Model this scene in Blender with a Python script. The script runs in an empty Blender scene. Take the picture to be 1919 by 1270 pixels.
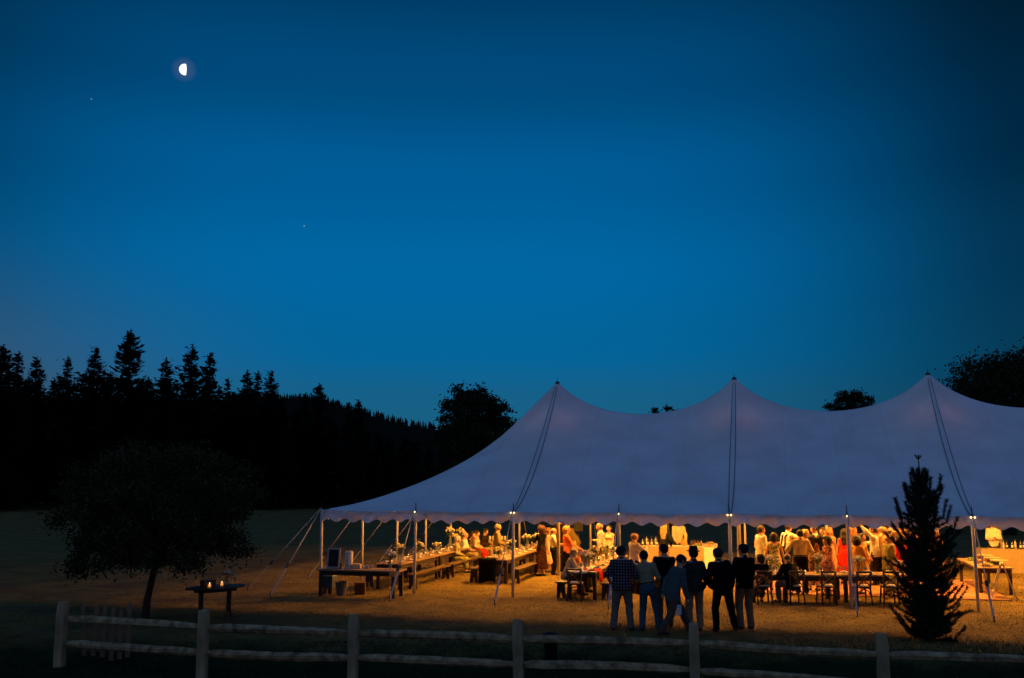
import bpy, math, random
import numpy as np
from mathutils import Vector, Matrix

random.seed(7)
rng = np.random.default_rng(11)
SC = bpy.context.scene
COL = SC.collection
R = math.radians

# ------------------------------------------------------------------ camera
FPX, TILT, CAMH = 1866.0, 0.13569, 3.4165          # focal length in photo pixels, tilt up, lens height above the field
cam_data = bpy.data.cameras.new('camera')
cam_data.sensor_width = 36.0
cam_data.lens = 36.0 * FPX / 1919.0
cam_data.clip_start, cam_data.clip_end = 0.1, 6000.0
cam = bpy.data.objects.new('camera', cam_data)
COL.objects.link(cam)
cam.location = (0, 0, CAMH)
cam.rotation_euler = (math.pi / 2 + TILT, 0, 0)
SC.camera = cam
SC.render.engine = 'CYCLES'
SC.render.resolution_x, SC.render.resolution_y = 1024, 678
SC.view_settings.view_transform = 'Standard'
SC.view_settings.look = 'None'
SC.view_settings.exposure = 0.0
SC.view_settings.gamma = 1.0
SC.view_settings.use_curve_mapping = False
SC.cycles.max_bounces = 6
SC.cycles.diffuse_bounces = 4
SC.cycles.transparent_max_bounces = 8
SC.cycles.sample_clamp_indirect = 6.0
SC.cycles.use_denoising = True


def lin(r, g, b):
    f = lambda c: c / 12.92 if c <= 0.04045 else ((c + 0.055) / 1.055) ** 2.4
    return (f(r / 255), f(g / 255), f(b / 255))


def hx(s):
    return lin(int(s[0:2], 16), int(s[2:4], 16), int(s[4:6], 16))


def ray(px, py):
    xc, yc = (px - 959.5) / FPX, -(py - 635) / FPX
    return Vector((xc, math.cos(TILT) - yc * math.sin(TILT), math.sin(TILT) + yc * math.cos(TILT)))


def G(px, py, z=0.0):
    """Point of height z that the photograph shows at px, py."""
    d = ray(px, py)
    k = (z - CAMH) / d.z
    return Vector((d.x * k, d.y * k, z))


def AT(px, py, Y):
    """Point at distance Y ahead that the photograph shows at px, py."""
    d = ray(px, py)
    k = Y / d.y
    return Vector((d.x * k, Y, CAMH + d.z * k))


# ------------------------------------------------------------------ world: dusk sky
MOON_DIR = ray(345, 130).normalized()
world = bpy.data.worlds.new('World')
SC.world = world
world.use_nodes = True
wn, wl = world.node_tree.nodes, world.node_tree.links
wn.clear()


def wnode(t, **kw):
    n = wn.new(t)
    for k, v in kw.items():
        setattr(n, k, v)
    return n


def wmath(op, a, b=None, c=None, clamp=False):
    n = wnode('ShaderNodeMath', operation=op)
    n.use_clamp = clamp
    for i, v in enumerate((a, b, c)):
        if v is None:
            continue
        if isinstance(v, (int, float)):
            n.inputs[i].default_value = v
        else:
            wl.new(v, n.inputs[i])
    return n.outputs[0]


def wramp(fac, stops):
    n = wnode('ShaderNodeValToRGB')
    n.color_ramp.interpolation = 'EASE'
    els = n.color_ramp.elements
    while len(els) < len(stops):
        els.new(0.5)
    for e, (p, c) in zip(els, stops):
        e.position = p
        e.color = (*c, 1)
    wl.new(fac, n.inputs[0])
    return n.outputs[0]


tc = wnode('ShaderNodeTexCoord')
nrm = wnode('ShaderNodeVectorMath', operation='NORMALIZE')
wl.new(tc.outputs['Generated'], nrm.inputs[0])
sep = wnode('ShaderNodeSeparateXYZ')
wl.new(nrm.outputs[0], sep.inputs[0])
el = wmath('MAXIMUM', sep.outputs[2], 0.0)                       # sine of the elevation
# towards the last glow of the sunset (ahead, a little to the left)
glow_stops = [(0.0, hx('3a5f78')), (0.06, hx('185f84')), (0.13, hx('03649a')), (0.2, hx('0066a2')), (0.29, hx('005c96')),
              (0.38, hx('004a7c')), (0.47, hx('003a62')), (0.75, hx('163260')), (1.0, hx('243c68'))]
side_stops = [(0.0, hx('1c3a4c')), (0.1, hx('063a56')), (0.2, hx('033452')), (0.3, hx('002844')),
              (0.47, hx('011828')), (0.75, hx('122c52')), (1.0, hx('243c68'))]  # sides darkened: lens vignetting is put into these sky colours
back_stops = [(0.0, hx('50463e')), (0.12, hx('48444a')), (0.28, hx('4a587c')), (0.5, hx('56709e')), (0.75, hx('426098')), (1.0, hx('243f6e'))]
# low over the place where the sun went down, out of frame to the left
left_stops = [(0.0, hx('74665a')), (0.10, hx('5c606a')), (0.25, hx('3a6480')), (0.45, hx('3a6c90')), (0.75, hx('2a4e80')), (1.0, hx('243c68'))]
c_glow, c_side, c_back, c_left = wramp(el, glow_stops), wramp(el, side_stops), wramp(el, back_stops), wramp(el, left_stops)
GLOW_AZ = R(-4.5)
hlen = wmath('SQRT', wmath('ADD', wmath('MULTIPLY', sep.outputs[0], sep.outputs[0]),
                           wmath('ADD', wmath('MULTIPLY', sep.outputs[1], sep.outputs[1]), 1e-6)))
cosaz = wmath('DIVIDE', wmath('ADD', wmath('MULTIPLY', sep.outputs[0], math.sin(GLOW_AZ)),
                              wmath('MULTIPLY', sep.outputs[1], math.cos(GLOW_AZ))), hlen)
# lobe: 1 towards the glow, falling to 0 near 45 degrees either side
lobe = wnode('ShaderNodeMapRange', interpolation_type='SMOOTHSTEP')
lobe.inputs[1].default_value = math.cos(R(33))
lobe.inputs[2].default_value = 1.0
wl.new(cosaz, lobe.inputs[0])
backf = wnode('ShaderNodeMapRange', interpolation_type='SMOOTHSTEP')
backf.inputs[1].default_value = 0.45
backf.inputs[2].default_value = -0.6
wl.new(cosaz, backf.inputs[0])


def wmix(f, a, b, mode='MIX'):
    n = wnode('ShaderNodeMix', data_type='RGBA', blend_type=mode)
    if isinstance(f, (int, float)):
        n.inputs[0].default_value = f
    else:
        wl.new(f, n.inputs[0])
    wl.new(a, n.inputs[6])
    if isinstance(b, tuple):
        n.inputs[7].default_value = (*b, 1)
    else:
        wl.new(b, n.inputs[7])
    return n.outputs[2]


sky = wmix(lobe.outputs[0], c_side, c_glow)
sky = wmix(backf.outputs[0], sky, c_back)
cosl = wmath('DIVIDE', wmath('ADD', wmath('MULTIPLY', sep.outputs[0], -math.sin(R(98))), wmath('MULTIPLY', sep.outputs[1], math.cos(R(98)))), hlen)
leftf = wnode('ShaderNodeMapRange', interpolation_type='SMOOTHSTEP')
leftf.inputs[1].default_value = 0.02
leftf.inputs[2].default_value = 0.95
wl.new(cosl, leftf.inputs[0])
lowf = wnode('ShaderNodeMapRange', interpolation_type='SMOOTHSTEP')
lowf.inputs[1].default_value, lowf.inputs[2].default_value = 0.26, 0.06
wl.new(el, lowf.inputs[0])
farl = wnode('ShaderNodeMapRange', interpolation_type='SMOOTHSTEP')
farl.inputs[1].default_value, farl.inputs[2].default_value = 0.45, 0.95
wl.new(cosl, farl.inputs[0])
sky = wmix(wmath('MAXIMUM', farl.outputs[0], wmath('MULTIPLY', leftf.outputs[0], lowf.outputs[0])), sky, c_left)
# pale aureole of thin haze round the moon
md = wnode('ShaderNodeVectorMath', operation='DOT_PRODUCT')
wl.new(nrm.outputs[0], md.inputs[0])
md.inputs[1].default_value = MOON_DIR
au = wnode('ShaderNodeMapRange', interpolation_type='SMOOTHERSTEP')
au.inputs[1].default_value = math.cos(R(0.75))
au.inputs[2].default_value = 1.0
wl.new(md.outputs['Value'], au.inputs[0])
sky = wmix(wmath('MULTIPLY', au.outputs[0], 0.06), sky, (0.42, 0.34, 0.52))
bg = wnode('ShaderNodeBackground')
wl.new(sky, bg.inputs[0])
bg.inputs[1].default_value = 1.0
wo = wnode('ShaderNodeOutputWorld')
wl.new(bg.outputs[0], wo.inputs[0])

LAMP_STRENGTH = 860.0
LAMP_COLOR = (1.0, 0.41, 0.06)

# ------------------------------------------------------------------ materials
MATS = {}


def principled(name):
    m = bpy.data.materials.new(name)
    m.use_nodes = True
    nt = m.node_tree
    return m, nt, nt.nodes['Principled BSDF']


def mat(name, color, rough=0.75, var=0.25, scale=6.0, bump=0.0, bscale=40.0, metal=0.0, spec=0.3,
        stretch=(1, 1, 1), coord='Object', color2=None):
    """Procedural surface: base colour broken by noise, with optional fine relief."""
    if name in MATS:
        return MATS[name]
    m, nt, p = principled(name)
    n, l = nt.nodes, nt.links
    t = n.new('ShaderNodeTexCoord')
    mp = n.new('ShaderNodeMapping')
    mp.inputs['Scale'].default_value = stretch
    l.new(t.outputs[coord], mp.inputs[0])
    no = n.new('ShaderNodeTexNoise')
    no.inputs['Scale'].default_value = scale
    no.inputs['Detail'].default_value = 5
    l.new(mp.outputs[0], no.inputs[0])
    mr = n.new('ShaderNodeMapRange')
    mr.inputs[1].default_value, mr.inputs[2].default_value = 0.3, 0.7
    l.new(no.outputs[0], mr.inputs[0])
    mx = n.new('ShaderNodeMix')
    mx.data_type = 'RGBA'
    c1 = tuple(c * (1 - var) for c in color)
    c2 = color2 or tuple(min(1, c * (1 + var)) for c in color)
    mx.inputs[6].default_value = (*c1, 1)
    mx.inputs[7].default_value = (*c2, 1)
    l.new(mr.outputs[0], mx.inputs[0])
    l.new(mx.outputs[2], p.inputs['Base Color'])
    p.inputs['Roughness'].default_value = rough
    p.inputs['Metallic'].default_value = metal
    p.inputs['Specular IOR Level'].default_value = spec
    if bump:
        nb = n.new('ShaderNodeTexNoise')
        nb.inputs['Scale'].default_value = bscale
        nb.inputs['Detail'].default_value = 4
        l.new(mp.outputs[0], nb.inputs[0])
        b = n.new('ShaderNodeBump')
        b.inputs['Strength'].default_value = bump
        b.inputs['Distance'].default_value = 0.02
        l.new(nb.outputs[0], b.inputs['Height'])
        l.new(b.outputs[0], p.inputs['Normal'])
    MATS[name] = m
    return m


def emit(name, color, strength):
    if name in MATS:
        return MATS[name]
    m, nt, p = principled(name)
    p.inputs['Base Color'].default_value = (*color, 1)
    p.inputs['Emission Color'].default_value = (*color, 1)
    p.inputs['Emission Strength'].default_value = strength
    MATS[name] = m
    return m


def glass(name, color, rough=0.08):
    if name in MATS:
        return MATS[name]
    m, nt, p = principled(name)
    n, l = nt.nodes, nt.links
    p.inputs['Base Color'].default_value = (*color, 1)
    p.inputs['Roughness'].default_value = rough
    p.inputs['Specular IOR Level'].default_value = 0.7
    tr = n.new('ShaderNodeBsdfTransparent')
    tr.inputs[0].default_value = (*[min(1, c * 0.6 + 0.4) for c in color], 1)
    mx = n.new('ShaderNodeMixShader')
    mx.inputs[0].default_value = 0.3
    l.new(tr.outputs[0], mx.inputs[1])
    l.new(p.outputs[0], mx.inputs[2])
    l.new(mx.outputs[0], n['Material Output'].inputs[0])
    MATS[name] = m
    return m


def fabric_translucent(name, color, trans, tcolor, rough=0.9):
    m, nt, p = principled(name)
    n, l = nt.nodes, nt.links
    n.remove(p)
    t = n.new('ShaderNodeTexCoord')
    no = n.new('ShaderNodeTexNoise')
    no.inputs['Scale'].default_value = 0.9
    no.inputs['Detail'].default_value = 6
    l.new(t.outputs['Object'], no.inputs[0])
    mx = n.new('ShaderNodeMix')
    mx.data_type = 'RGBA'
    mx.inputs[6].default_value = (*[c * 0.84 for c in color], 1)
    mx.inputs[7].default_value = (*color, 1)
    mr0 = n.new('ShaderNodeMapRange'); mr0.inputs[1].default_value, mr0.inputs[2].default_value = 0.3, 0.68
    l.new(no.outputs[0], mr0.inputs[0])
    l.new(mr0.outputs[0], mx.inputs[0])
    sy = n.new('ShaderNodeSeparateXYZ')
    l.new(t.outputs['Object'], sy.inputs[0])
    wf = None
    for ax, per in ((1, 1.543), (0, 1.515)):
        dv = n.new('ShaderNodeMath'); dv.operation = 'DIVIDE'; dv.inputs[1].default_value = per
        l.new(sy.outputs[ax], dv.inputs[0])
        pp_ = n.new('ShaderNodeMath'); pp_.operation = 'PINGPONG'; pp_.inputs[1].default_value = 0.5
        l.new(dv.outputs[0], pp_.inputs[0])
        ls_ = n.new('ShaderNodeMath'); ls_.operation = 'LESS_THAN'; ls_.inputs[1].default_value = 0.011
        l.new(pp_.outputs[0], ls_.inputs[0])
        if wf is None:
            wf = ls_.outputs[0]
        else:
            mxx = n.new('ShaderNodeMath'); mxx.operation = 'MAXIMUM'
            l.new(wf, mxx.inputs[0]); l.new(ls_.outputs[0], mxx.inputs[1])
            wf = mxx.outputs[0]
    wk = n.new('ShaderNodeMix'); wk.data_type = 'RGBA'
    sc_ = n.new('ShaderNodeMath'); sc_.operation = 'MULTIPLY'; sc_.inputs[1].default_value = 0.10
    l.new(wf, sc_.inputs[0])
    l.new(sc_.outputs[0], wk.inputs[0])
    l.new(mx.outputs[2], wk.inputs[6])
    wk.inputs[7].default_value = (0.2, 0.2, 0.24, 1)
    mx = wk
    nb = n.new('ShaderNodeTexNoise')
    nb.inputs['Scale'].default_value = 1.6
    nb.inputs['Detail'].default_value = 5
    mpb = n.new('ShaderNodeMapping'); mpb.inputs['Scale'].default_value = (1.6, 0.45, 0.45)
    l.new(t.outputs['Object'], mpb.inputs[0])
    l.new(mpb.outputs[0], nb.inputs[0])
    b = n.new('ShaderNodeBump')
    b.inputs['Strength'].default_value = 0.55
    b.inputs['Distance'].default_value = 0.10
    l.new(nb.outputs[0], b.inputs['Height'])
    d = n.new('ShaderNodeBsdfDiffuse')
    l.new(mx.outputs[2], d.inputs[0])
    l.new(b.outputs[0], d.inputs['Normal'])
    tr = n.new('ShaderNodeBsdfTranslucent')
    tr.inputs[0].default_value = (*tcolor, 1)
    ms = n.new('ShaderNodeMixShader')
    ms.inputs[0].default_value = trans
    l.new(d.outputs[0], ms.inputs[1])
    l.new(tr.outputs[0], ms.inputs[2])
    l.new(ms.outputs[0], n['Material Output'].inputs[0])
    return m


def pattern_mat(name, cols, kind, scale, rough=0.85):
    """Printed or woven cloth: plaid, florals, stripes."""
    if name in MATS:
        return MATS[name]
    m, nt, p = principled(name)
    n, l = nt.nodes, nt.links
    t = n.new('ShaderNodeTexCoord')
    if kind == 'plaid':
        sx = n.new('ShaderNodeSeparateXYZ')
        l.new(t.outputs['Object'], sx.inputs[0])
        ws = []
        for ax in (0, 2):
            a = n.new('ShaderNodeMath'); a.operation = 'MULTIPLY'; a.inputs[1].default_value = scale
            l.new(sx.outputs[ax], a.inputs[0])
            f = n.new('ShaderNodeMath'); f.operation = 'FRACT'
            l.new(a.outputs[0], f.inputs[0])
            g = n.new('ShaderNodeMath'); g.operation = 'GREATER_THAN'; g.inputs[1].default_value = 0.56
            l.new(f.outputs[0], g.inputs[0])
            ws.append(g.outputs[0])
        s = n.new('ShaderNodeMath'); s.operation = 'ADD'
        l.new(ws[0], s.inputs[0]); l.new(ws[1], s.inputs[1])
        d = n.new('ShaderNodeMath'); d.operation = 'MULTIPLY'; d.inputs[1].default_value = 0.5
        l.new(s.outputs[0], d.inputs[0])
        fac = d.outputs[0]
    else:
        v = n.new('ShaderNodeTexVoronoi')
        v.inputs['Scale'].default_value = scale
        l.new(t.outputs['Object'], v.inputs[0])
        fac = v.outputs['Color']
    r = n.new('ShaderNodeValToRGB')
    r.color_ramp.interpolation = 'CONSTANT' if kind == 'floral' else 'LINEAR'
    e = r.color_ramp.elements
    while len(e) < len(cols):
        e.new(0.5)
    for i, c in enumerate(cols):
        e[i].position = i / (len(cols) if kind == 'floral' else len(cols) - 1)
        e[i].color = (*c, 1)
    l.new(fac, r.inputs[0])
    l.new(r.outputs[0], p.inputs['Base Color'])
    p.inputs['Roughness'].default_value = rough
    p.inputs['Specular IOR Level'].default_value = 0.15
    MATS[name] = m
    return m


def cloth(hexs):
    return mat('cloth_' + hexs, hx(hexs), 0.9, 0.12, 9, 0.25, 60, spec=0.1)


# ------------------------------------------------------------------ mesh helpers
def np_mesh(name, V, F, mats=None, fm=None, smooth=True):
    """V (n,3) float array; F list of arrays (m,k) of faces of k corners."""
    me = bpy.data.meshes.new(name)
    V = np.asarray(V, dtype=np.float32)
    me.vertices.add(len(V))
    me.vertices.foreach_set('co', V.ravel())
    loops, starts, n = [], [], 0
    for f in F:
        f = np.asarray(f, dtype=np.int32)
        if not len(f):
            continue
        k = f.shape[1]
        loops.append(f.ravel())
        starts.append(n + k * np.arange(len(f), dtype=np.int32))
        n += f.size
    loops = np.concatenate(loops).astype(np.int32)
    starts = np.concatenate(starts).astype(np.int32)
    me.loops.add(len(loops))
    me.loops.foreach_set('vertex_index', loops)
    me.polygons.add(len(starts))
    me.polygons.foreach_set('loop_start', starts)
    for m in (mats or []):
        me.materials.append(m)
    if fm is not None:
        me.polygons.foreach_set('material_index', np.asarray(fm, dtype=np.int32))
    me.update(calc_edges=True)
    me.validate()
    if smooth:
        me.shade_smooth()
    else:
        me.shade_flat()
    return me


def link(name, data, parent=None, loc=None, rz=None):
    o = bpy.data.objects.new(name, data)
    COL.objects.link(o)
    if parent:
        o.parent = parent
    if loc is not None:
        o.location = loc
    if rz is not None:
        o.rotation_euler = (0, 0, rz)
    return o


def tag(o, label=None, cat=None, group=None, kind=None):
    if label:
        o['label'] = label
    if cat:
        o['category'] = cat
    if group:
        o['group'] = group
    if kind:
        o['kind'] = kind
    return o


def thing(name, label, cat, loc=(0, 0, 0), rz=0.0, group=None):
    return tag(link(name, None, None, loc, rz), label, cat, group)


def copy_tree(o, parent=None, loc=None, rz=None, label=None, group=None):
    c = o.copy()
    COL.objects.link(c)
    c.parent = parent
    if loc is not None:
        c.location = loc
    if rz is not None:
        c.rotation_euler = (0, 0, rz)
    if label:
        c['label'] = label
    if group:
        c['group'] = group
    for ch in o.children:
        copy_tree(ch, c)
    return c


class MB:
    def __init__(self):
        self.v, self.f, self.m, self.cur = [], [], [], 0

    def add(self, vs, fs):
        b = len(self.v)
        self.v += [tuple(x) for x in vs]
        self.f += [tuple(b + i for i in q) for q in fs]
        self.m += [self.cur] * len(fs)
        return self

    def box(self, c, s, rz=0.0, M=None):
        hx_, hy, hz = s[0] / 2, s[1] / 2, s[2] / 2
        vs = [Vector((x * hx_, y * hy, z * hz)) for z in (-1, 1) for y in (-1, 1) for x in (-1, 1)]
        Q = M if M is not None else Matrix.Rotation(rz, 3, 'Z')
        vs = [Q @ p + Vector(c) for p in vs]
        return self.add(vs, [(0, 2, 3, 1), (4, 5, 7, 6), (0, 1, 5, 4), (2, 6, 7, 3), (0, 4, 6, 2), (1, 3, 7, 5)])

    def beam(self, a, b, w, h, up=(0, 0, 1)):
        a, b = Vector(a), Vector(b)
        d = (b - a)
        L = d.length
        d.normalize()
        upv = Vector(up)
        if abs(d.dot(upv)) > 0.98:
            upv = Vector((0, 1, 0))
        x = d.cross(upv).normalized()
        z = x.cross(d).normalized()
        M = Matrix((x, d, z)).transposed()
        return self.box((a + b) / 2, (w, L, h), M=M)

    def tube(self, pts, rad, seg=8, caps=True):
        pts = [Vector(p) for p in pts]
        n = len(pts)
        if isinstance(rad, (int, float)):
            rad = [rad] * n
        vs, fs = [], []
        ref = Vector((0, 0, 1)) if abs((pts[-1] - pts[0]).normalized().z) < 0.9 else Vector((1, 0, 0))
        for i, p in enumerate(pts):
            d = (pts[min(i + 1, n - 1)] - pts[max(i - 1, 0)]).normalized()
            x = d.cross(ref).normalized()
            y = d.cross(x).normalized()
            for k in range(seg):
                a = 2 * math.pi * k / seg
                vs.append(p + (x * math.cos(a) + y * math.sin(a)) * rad[i])
        for i in range(n - 1):
            for k in range(seg):
                k2 = (k + 1) % seg
                fs.append((i * seg + k, (i + 1) * seg + k, (i + 1) * seg + k2, i * seg + k2))
        if caps:
            fs.append(tuple(range(seg)))
            fs.append(tuple((n - 1) * seg + k for k in reversed(range(seg))))
        return self.add(vs, fs)

    def lathe(self, prof, seg=14, c=(0, 0, 0), sx=1.0, sy=1.0, caps=True):
        vs, fs = [], []
        for r, z in prof:
            for k in range(seg):
                a = 2 * math.pi * k / seg
                vs.append((c[0] + r * math.cos(a) * sx, c[1] + r * math.sin(a) * sy, c[2] + z))
        for i in range(len(prof) - 1):
            for k in range(seg):
                k2 = (k + 1) % seg
                fs.append((i * seg + k, i * seg + k2, (i + 1) * seg + k2, (i + 1) * seg + k))
        if caps:
            fs.append(tuple(reversed(range(seg))))
            fs.append(tuple((len(prof) - 1) * seg + k for k in range(seg)))
        return self.add(vs, fs)

    def ball(self, c, r, seg=8, rings=5, s=(1, 1, 1)):
        prof = [(math.sin(math.pi * (i + 0.02) / (rings + 0.04)), -math.cos(math.pi * (i + 0.02) / (rings + 0.04))) for i in range(rings + 1)]
        b = len(self.v)
        self.lathe([(p * r, z * r) for p, z in prof], seg)
        for i in range(b, len(self.v)):
            x, y, z = self.v[i]
            self.v[i] = (x * s[0] + c[0], y * s[1] + c[1], z * s[2] + c[2])
        return self

    def extrude_poly(self, pts, t, M=None, c=(0, 0, 0)):
        """Polygon in local x,z pushed out by t along local y."""
        n = len(pts)
        vs = [Vector((x, -t / 2, z)) for x, z in pts] + [Vector((x, t / 2, z)) for x, z in pts]
        if M is not None:
            vs = [M @ p for p in vs]
        vs = [p + Vector(c) for p in vs]
        fs = [tuple(range(n)), tuple(reversed(range(n, 2 * n)))]
        fs += [(i, i + n, (i + 1) % n + n, (i + 1) % n) for i in range(n)]
        return self.add(vs, fs)

    def mesh(self, name, mats, smooth=False):
        me = bpy.data.meshes.new(name)
        me.from_pydata(self.v, [], self.f)
        for m in (mats if isinstance(mats, (list, tuple)) else [mats]):
            me.materials.append(m)
        me.polygons.foreach_set('material_index', self.m)
        me.update()
        if smooth:
            me.shade_smooth()
        else:
            me.shade_flat()
        return me

    def build(self, name, mats, parent=None, smooth=False, loc=None, rz=None):
        return link(name, self.mesh(name, mats, smooth), parent, loc, rz)


# tent frame: s runs along the front eave from the first seam, w from the front eave to the back
X0, Y0, YAW = 0.0243, 28.854, 0.25694
CU, SU = math.cos(YAW), math.sin(YAW)
BAY, ENDB, EAVE, PEAK, TW, VALLEY = 6.06, 5.92, 2.377, 6.66, 12.34, 5.48
SL, SR = -ENDB, 3 * BAY + ENDB


def T(s, w, z=0.0):
    return Vector((X0 + CU * s + SU * w, Y0 - SU * s + CU * w, z))


def TS(p):
    x, y = p[0] - X0, p[1] - Y0
    return (x * CU - y * SU, x * SU + y * CU)


TENT_RZ = -YAW

# ------------------------------------------------------------------ ground
def smooth01(x):
    x = np.clip(x, 0, 1)
    return x * x * (3 - 2 * x)


def ground_z(x, y):
    x, y = np.asarray(x, float), np.asarray(y, float)
    edge = 21.0 - 0.10 * x                                   # foot of the low bank between field and lawn
    z = -0.30 * smooth01((edge - y) / 1.3)
    z = z + 0.025 * np.sin(x * 0.9 + 1.3 * np.sin(y * 0.5)) * np.sin(y * 0.8 + 0.6) * smooth01((y - 14) / 4) * (1 - smooth01((y - 24) / 3))
    # the forest floor climbs behind the field's far edge on the left
    far = smooth01((y - 96) / 160) * smooth01((-x + 20) / 120)
    return z + 14.0 * far


m, nt, p = principled('field_ground')
n, l = nt.nodes, nt.links
t = n.new('ShaderNodeTexCoord')
sx = n.new('ShaderNodeSeparateXYZ')
l.new(t.outputs['Object'], sx.inputs[0])


def gnoise(scale, detail=5):
    a = n.new('ShaderNodeTexNoise')
    a.inputs['Scale'].default_value = scale
    a.inputs['Detail'].default_value = detail
    l.new(t.outputs['Object'], a.inputs[0])
    return a.outputs[0]


def gmath(op, a, b):
    k = n.new('ShaderNodeMath')
    k.operation = op
    for i, v in enumerate((a, b)):
        if isinstance(v, (int, float)):
            k.inputs[i].default_value = v
        else:
            l.new(v, k.inputs[i])
    return k.outputs[0]


def gmix(f, a, b):
    k = n.new('ShaderNodeMix')
    k.data_type = 'RGBA'
    l.new(f, k.inputs[0])
    for i, v in ((6, a), (7, b)):
        if isinstance(v, tuple):
            k.inputs[i].default_value = (*v, 1)
        else:
            l.new(v, k.inputs[i])
    return k.outputs[2]


def gstep(v, a, b):
    k = n.new('ShaderNodeMapRange')
    k.inputs[1].default_value, k.inputs[2].default_value = a, b
    l.new(v, k.inputs[0])
    return k.outputs[0]


dry = gmix(gstep(gnoise(1.1), 0.35, 0.65), (0.13, 0.092, 0.030), (0.235, 0.165, 0.050))
dry = gmix(gstep(gnoise(7.0), 0.5, 0.72), dry, (0.12, 0.085, 0.04))
dry = gmix(gstep(gnoise(0.55, 3), 0.52, 0.66), dry, (0.12, 0.082, 0.04))
lawn = gmix(gstep(gnoise(3.0), 0.35, 0.65), (0.012, 0.022, 0.008), (0.022, 0.036, 0.012))
bord = gmath('ADD', gmath('ADD', sx.outputs[1], gmath('MULTIPLY', sx.outputs[0], 0.10)), gmath('MULTIPLY', gnoise(1.6), 1.4))
col = gmix(gstep(bord, 20.9, 21.9), lawn, dry)
l.new(col, p.inputs['Base Color'])
p.inputs['Roughness'].default_value = 1.0
p.inputs['Specular IOR Level'].default_value = 0.05
bm_ = n.new('ShaderNodeBump')
bm_.inputs['Strength'].default_value = 0.7
bm_.inputs['Distance'].default_value = 0.05
l.new(gnoise(14.0, 6), bm_.inputs['Height'])
l.new(bm_.outputs[0], p.inputs['Normal'])
GROUND = m

xs = np.concatenate([np.linspace(-2500, -60, 24), np.linspace(-55, 45, 120), np.linspace(50, 2500, 24)])
ys = np.concatenate([np.linspace(-60, 8, 10), np.linspace(9, 48, 120), np.linspace(50, 300, 40), np.linspace(330, 3500, 22)])
gx, gy = np.meshgrid(xs, ys, indexing='ij')
V = np.stack([gx, gy, ground_z(gx, gy)], -1).reshape(-1, 3)
ni, nj = len(xs), len(ys)
ii, jj = np.meshgrid(np.arange(ni - 1), np.arange(nj - 1), indexing='ij')
a = (ii * nj + jj).ravel()
Fq = np.stack([a, a + nj, a + nj + 1, a + 1], -1)
tag(link('ground', np_mesh('ground', V, [Fq], [GROUND])), 'dry grass field dropping by a low bank to dark lawn', None, kind='structure')

# grass blades: sparse dry stubble on the field, one mass
def grass(name, label, N, region, h0, h1, w0, col_a, col_b):
    x0, x1, y0, y1 = region
    y = y0 * (y1 / y0) ** rng.random(N)                       # denser towards the viewer
    x = (x0 + (x1 - x0) * rng.random(N)) * y / y1
    keep = np.ones(N, bool)
    patch = np.sin(x * 1.7 + 2 * np.sin(y * 0.9)) * np.sin(y * 2.1 + np.sin(x * 1.2)) + rng.normal(0, 0.5, N)
    hgt = (h0 + (h1 - h0) * rng.random(N) ** 2) * np.where(patch > 0.8, 1.3, 1.0)
    ang = rng.random(N) * 2 * np.pi
    lean = rng.normal(0, 0.45, (N, 2))
    z = ground_z(x, y) - 0.01
    dx, dy = np.cos(ang) * w0 * (0.6 + rng.random(N)), np.sin(ang) * w0 * (0.6 + rng.random(N))
    A = np.stack([x - dx, y - dy, z], -1)
    B = np.stack([x + dx, y + dy, z], -1)
    C = np.stack([x + lean[:, 0] * hgt, y + lean[:, 1] * hgt, z + hgt], -1)
    V = np.stack([A, B, C], 1).reshape(-1, 3)
    m, nt, p = principled(name)
    n, l = nt.nodes, nt.links
    g = n.new('ShaderNodeNewGeometry')
    r = n.new('ShaderNodeMix'); r.data_type = 'RGBA'
    r.inputs[6].default_value = (*col_a, 1); r.inputs[7].default_value = (*col_b, 1)
    l.new(g.outputs['Random Per Island'], r.inputs[0])
    tcx = n.new('ShaderNodeTexCoord')
    mpx = n.new('ShaderNodeMapping'); mpx.inputs['Scale'].default_value = (0.7, 1.6, 1.0)
    l.new(tcx.outputs['Object'], mpx.inputs[0])
    nz = n.new('ShaderNodeTexNoise'); nz.inputs['Scale'].default_value = 0.9; nz.inputs['Detail'].default_value = 6
    l.new(mpx.outputs[0], nz.inputs[0])
    mrx = n.new('ShaderNodeMapRange'); mrx.inputs[1].default_value, mrx.inputs[2].default_value = 0.46, 0.60
    l.new(nz.outputs[0], mrx.inputs[0])
    r2 = n.new('ShaderNodeMix'); r2.data_type = 'RGBA'
    l.new(mrx.outputs[0], r2.inputs[0]); l.new(r.outputs[2], r2.inputs[6])
    r2.inputs[7].default_value = (*[c * 0.5 for c in col_a], 1)
    l.new(r2.outputs[2], p.inputs['Base Color'])
    p.inputs['Roughness'].default_value = 0.9
    p.inputs['Specular IOR Level'].default_value = 0.1
    tag(link(name, np_mesh(name, V, [np.arange(3 * N).reshape(-1, 3)], [m], smooth=False)), label, 'grass', kind='stuff')


grass('dry_grass', 'short dry straw coloured grass over the field', 300000, (-26, 30, 21.3, 44), 0.015, 0.045, 0.007, (0.14, 0.10, 0.032), (0.25, 0.178, 0.052))
grass('lawn_grass', 'dark green mown grass along the rail fence', 60000, (-13, 13, 14.5, 21.4), 0.03, 0.07, 0.007, (0.010, 0.020, 0.007), (0.022, 0.036, 0.012))

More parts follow.
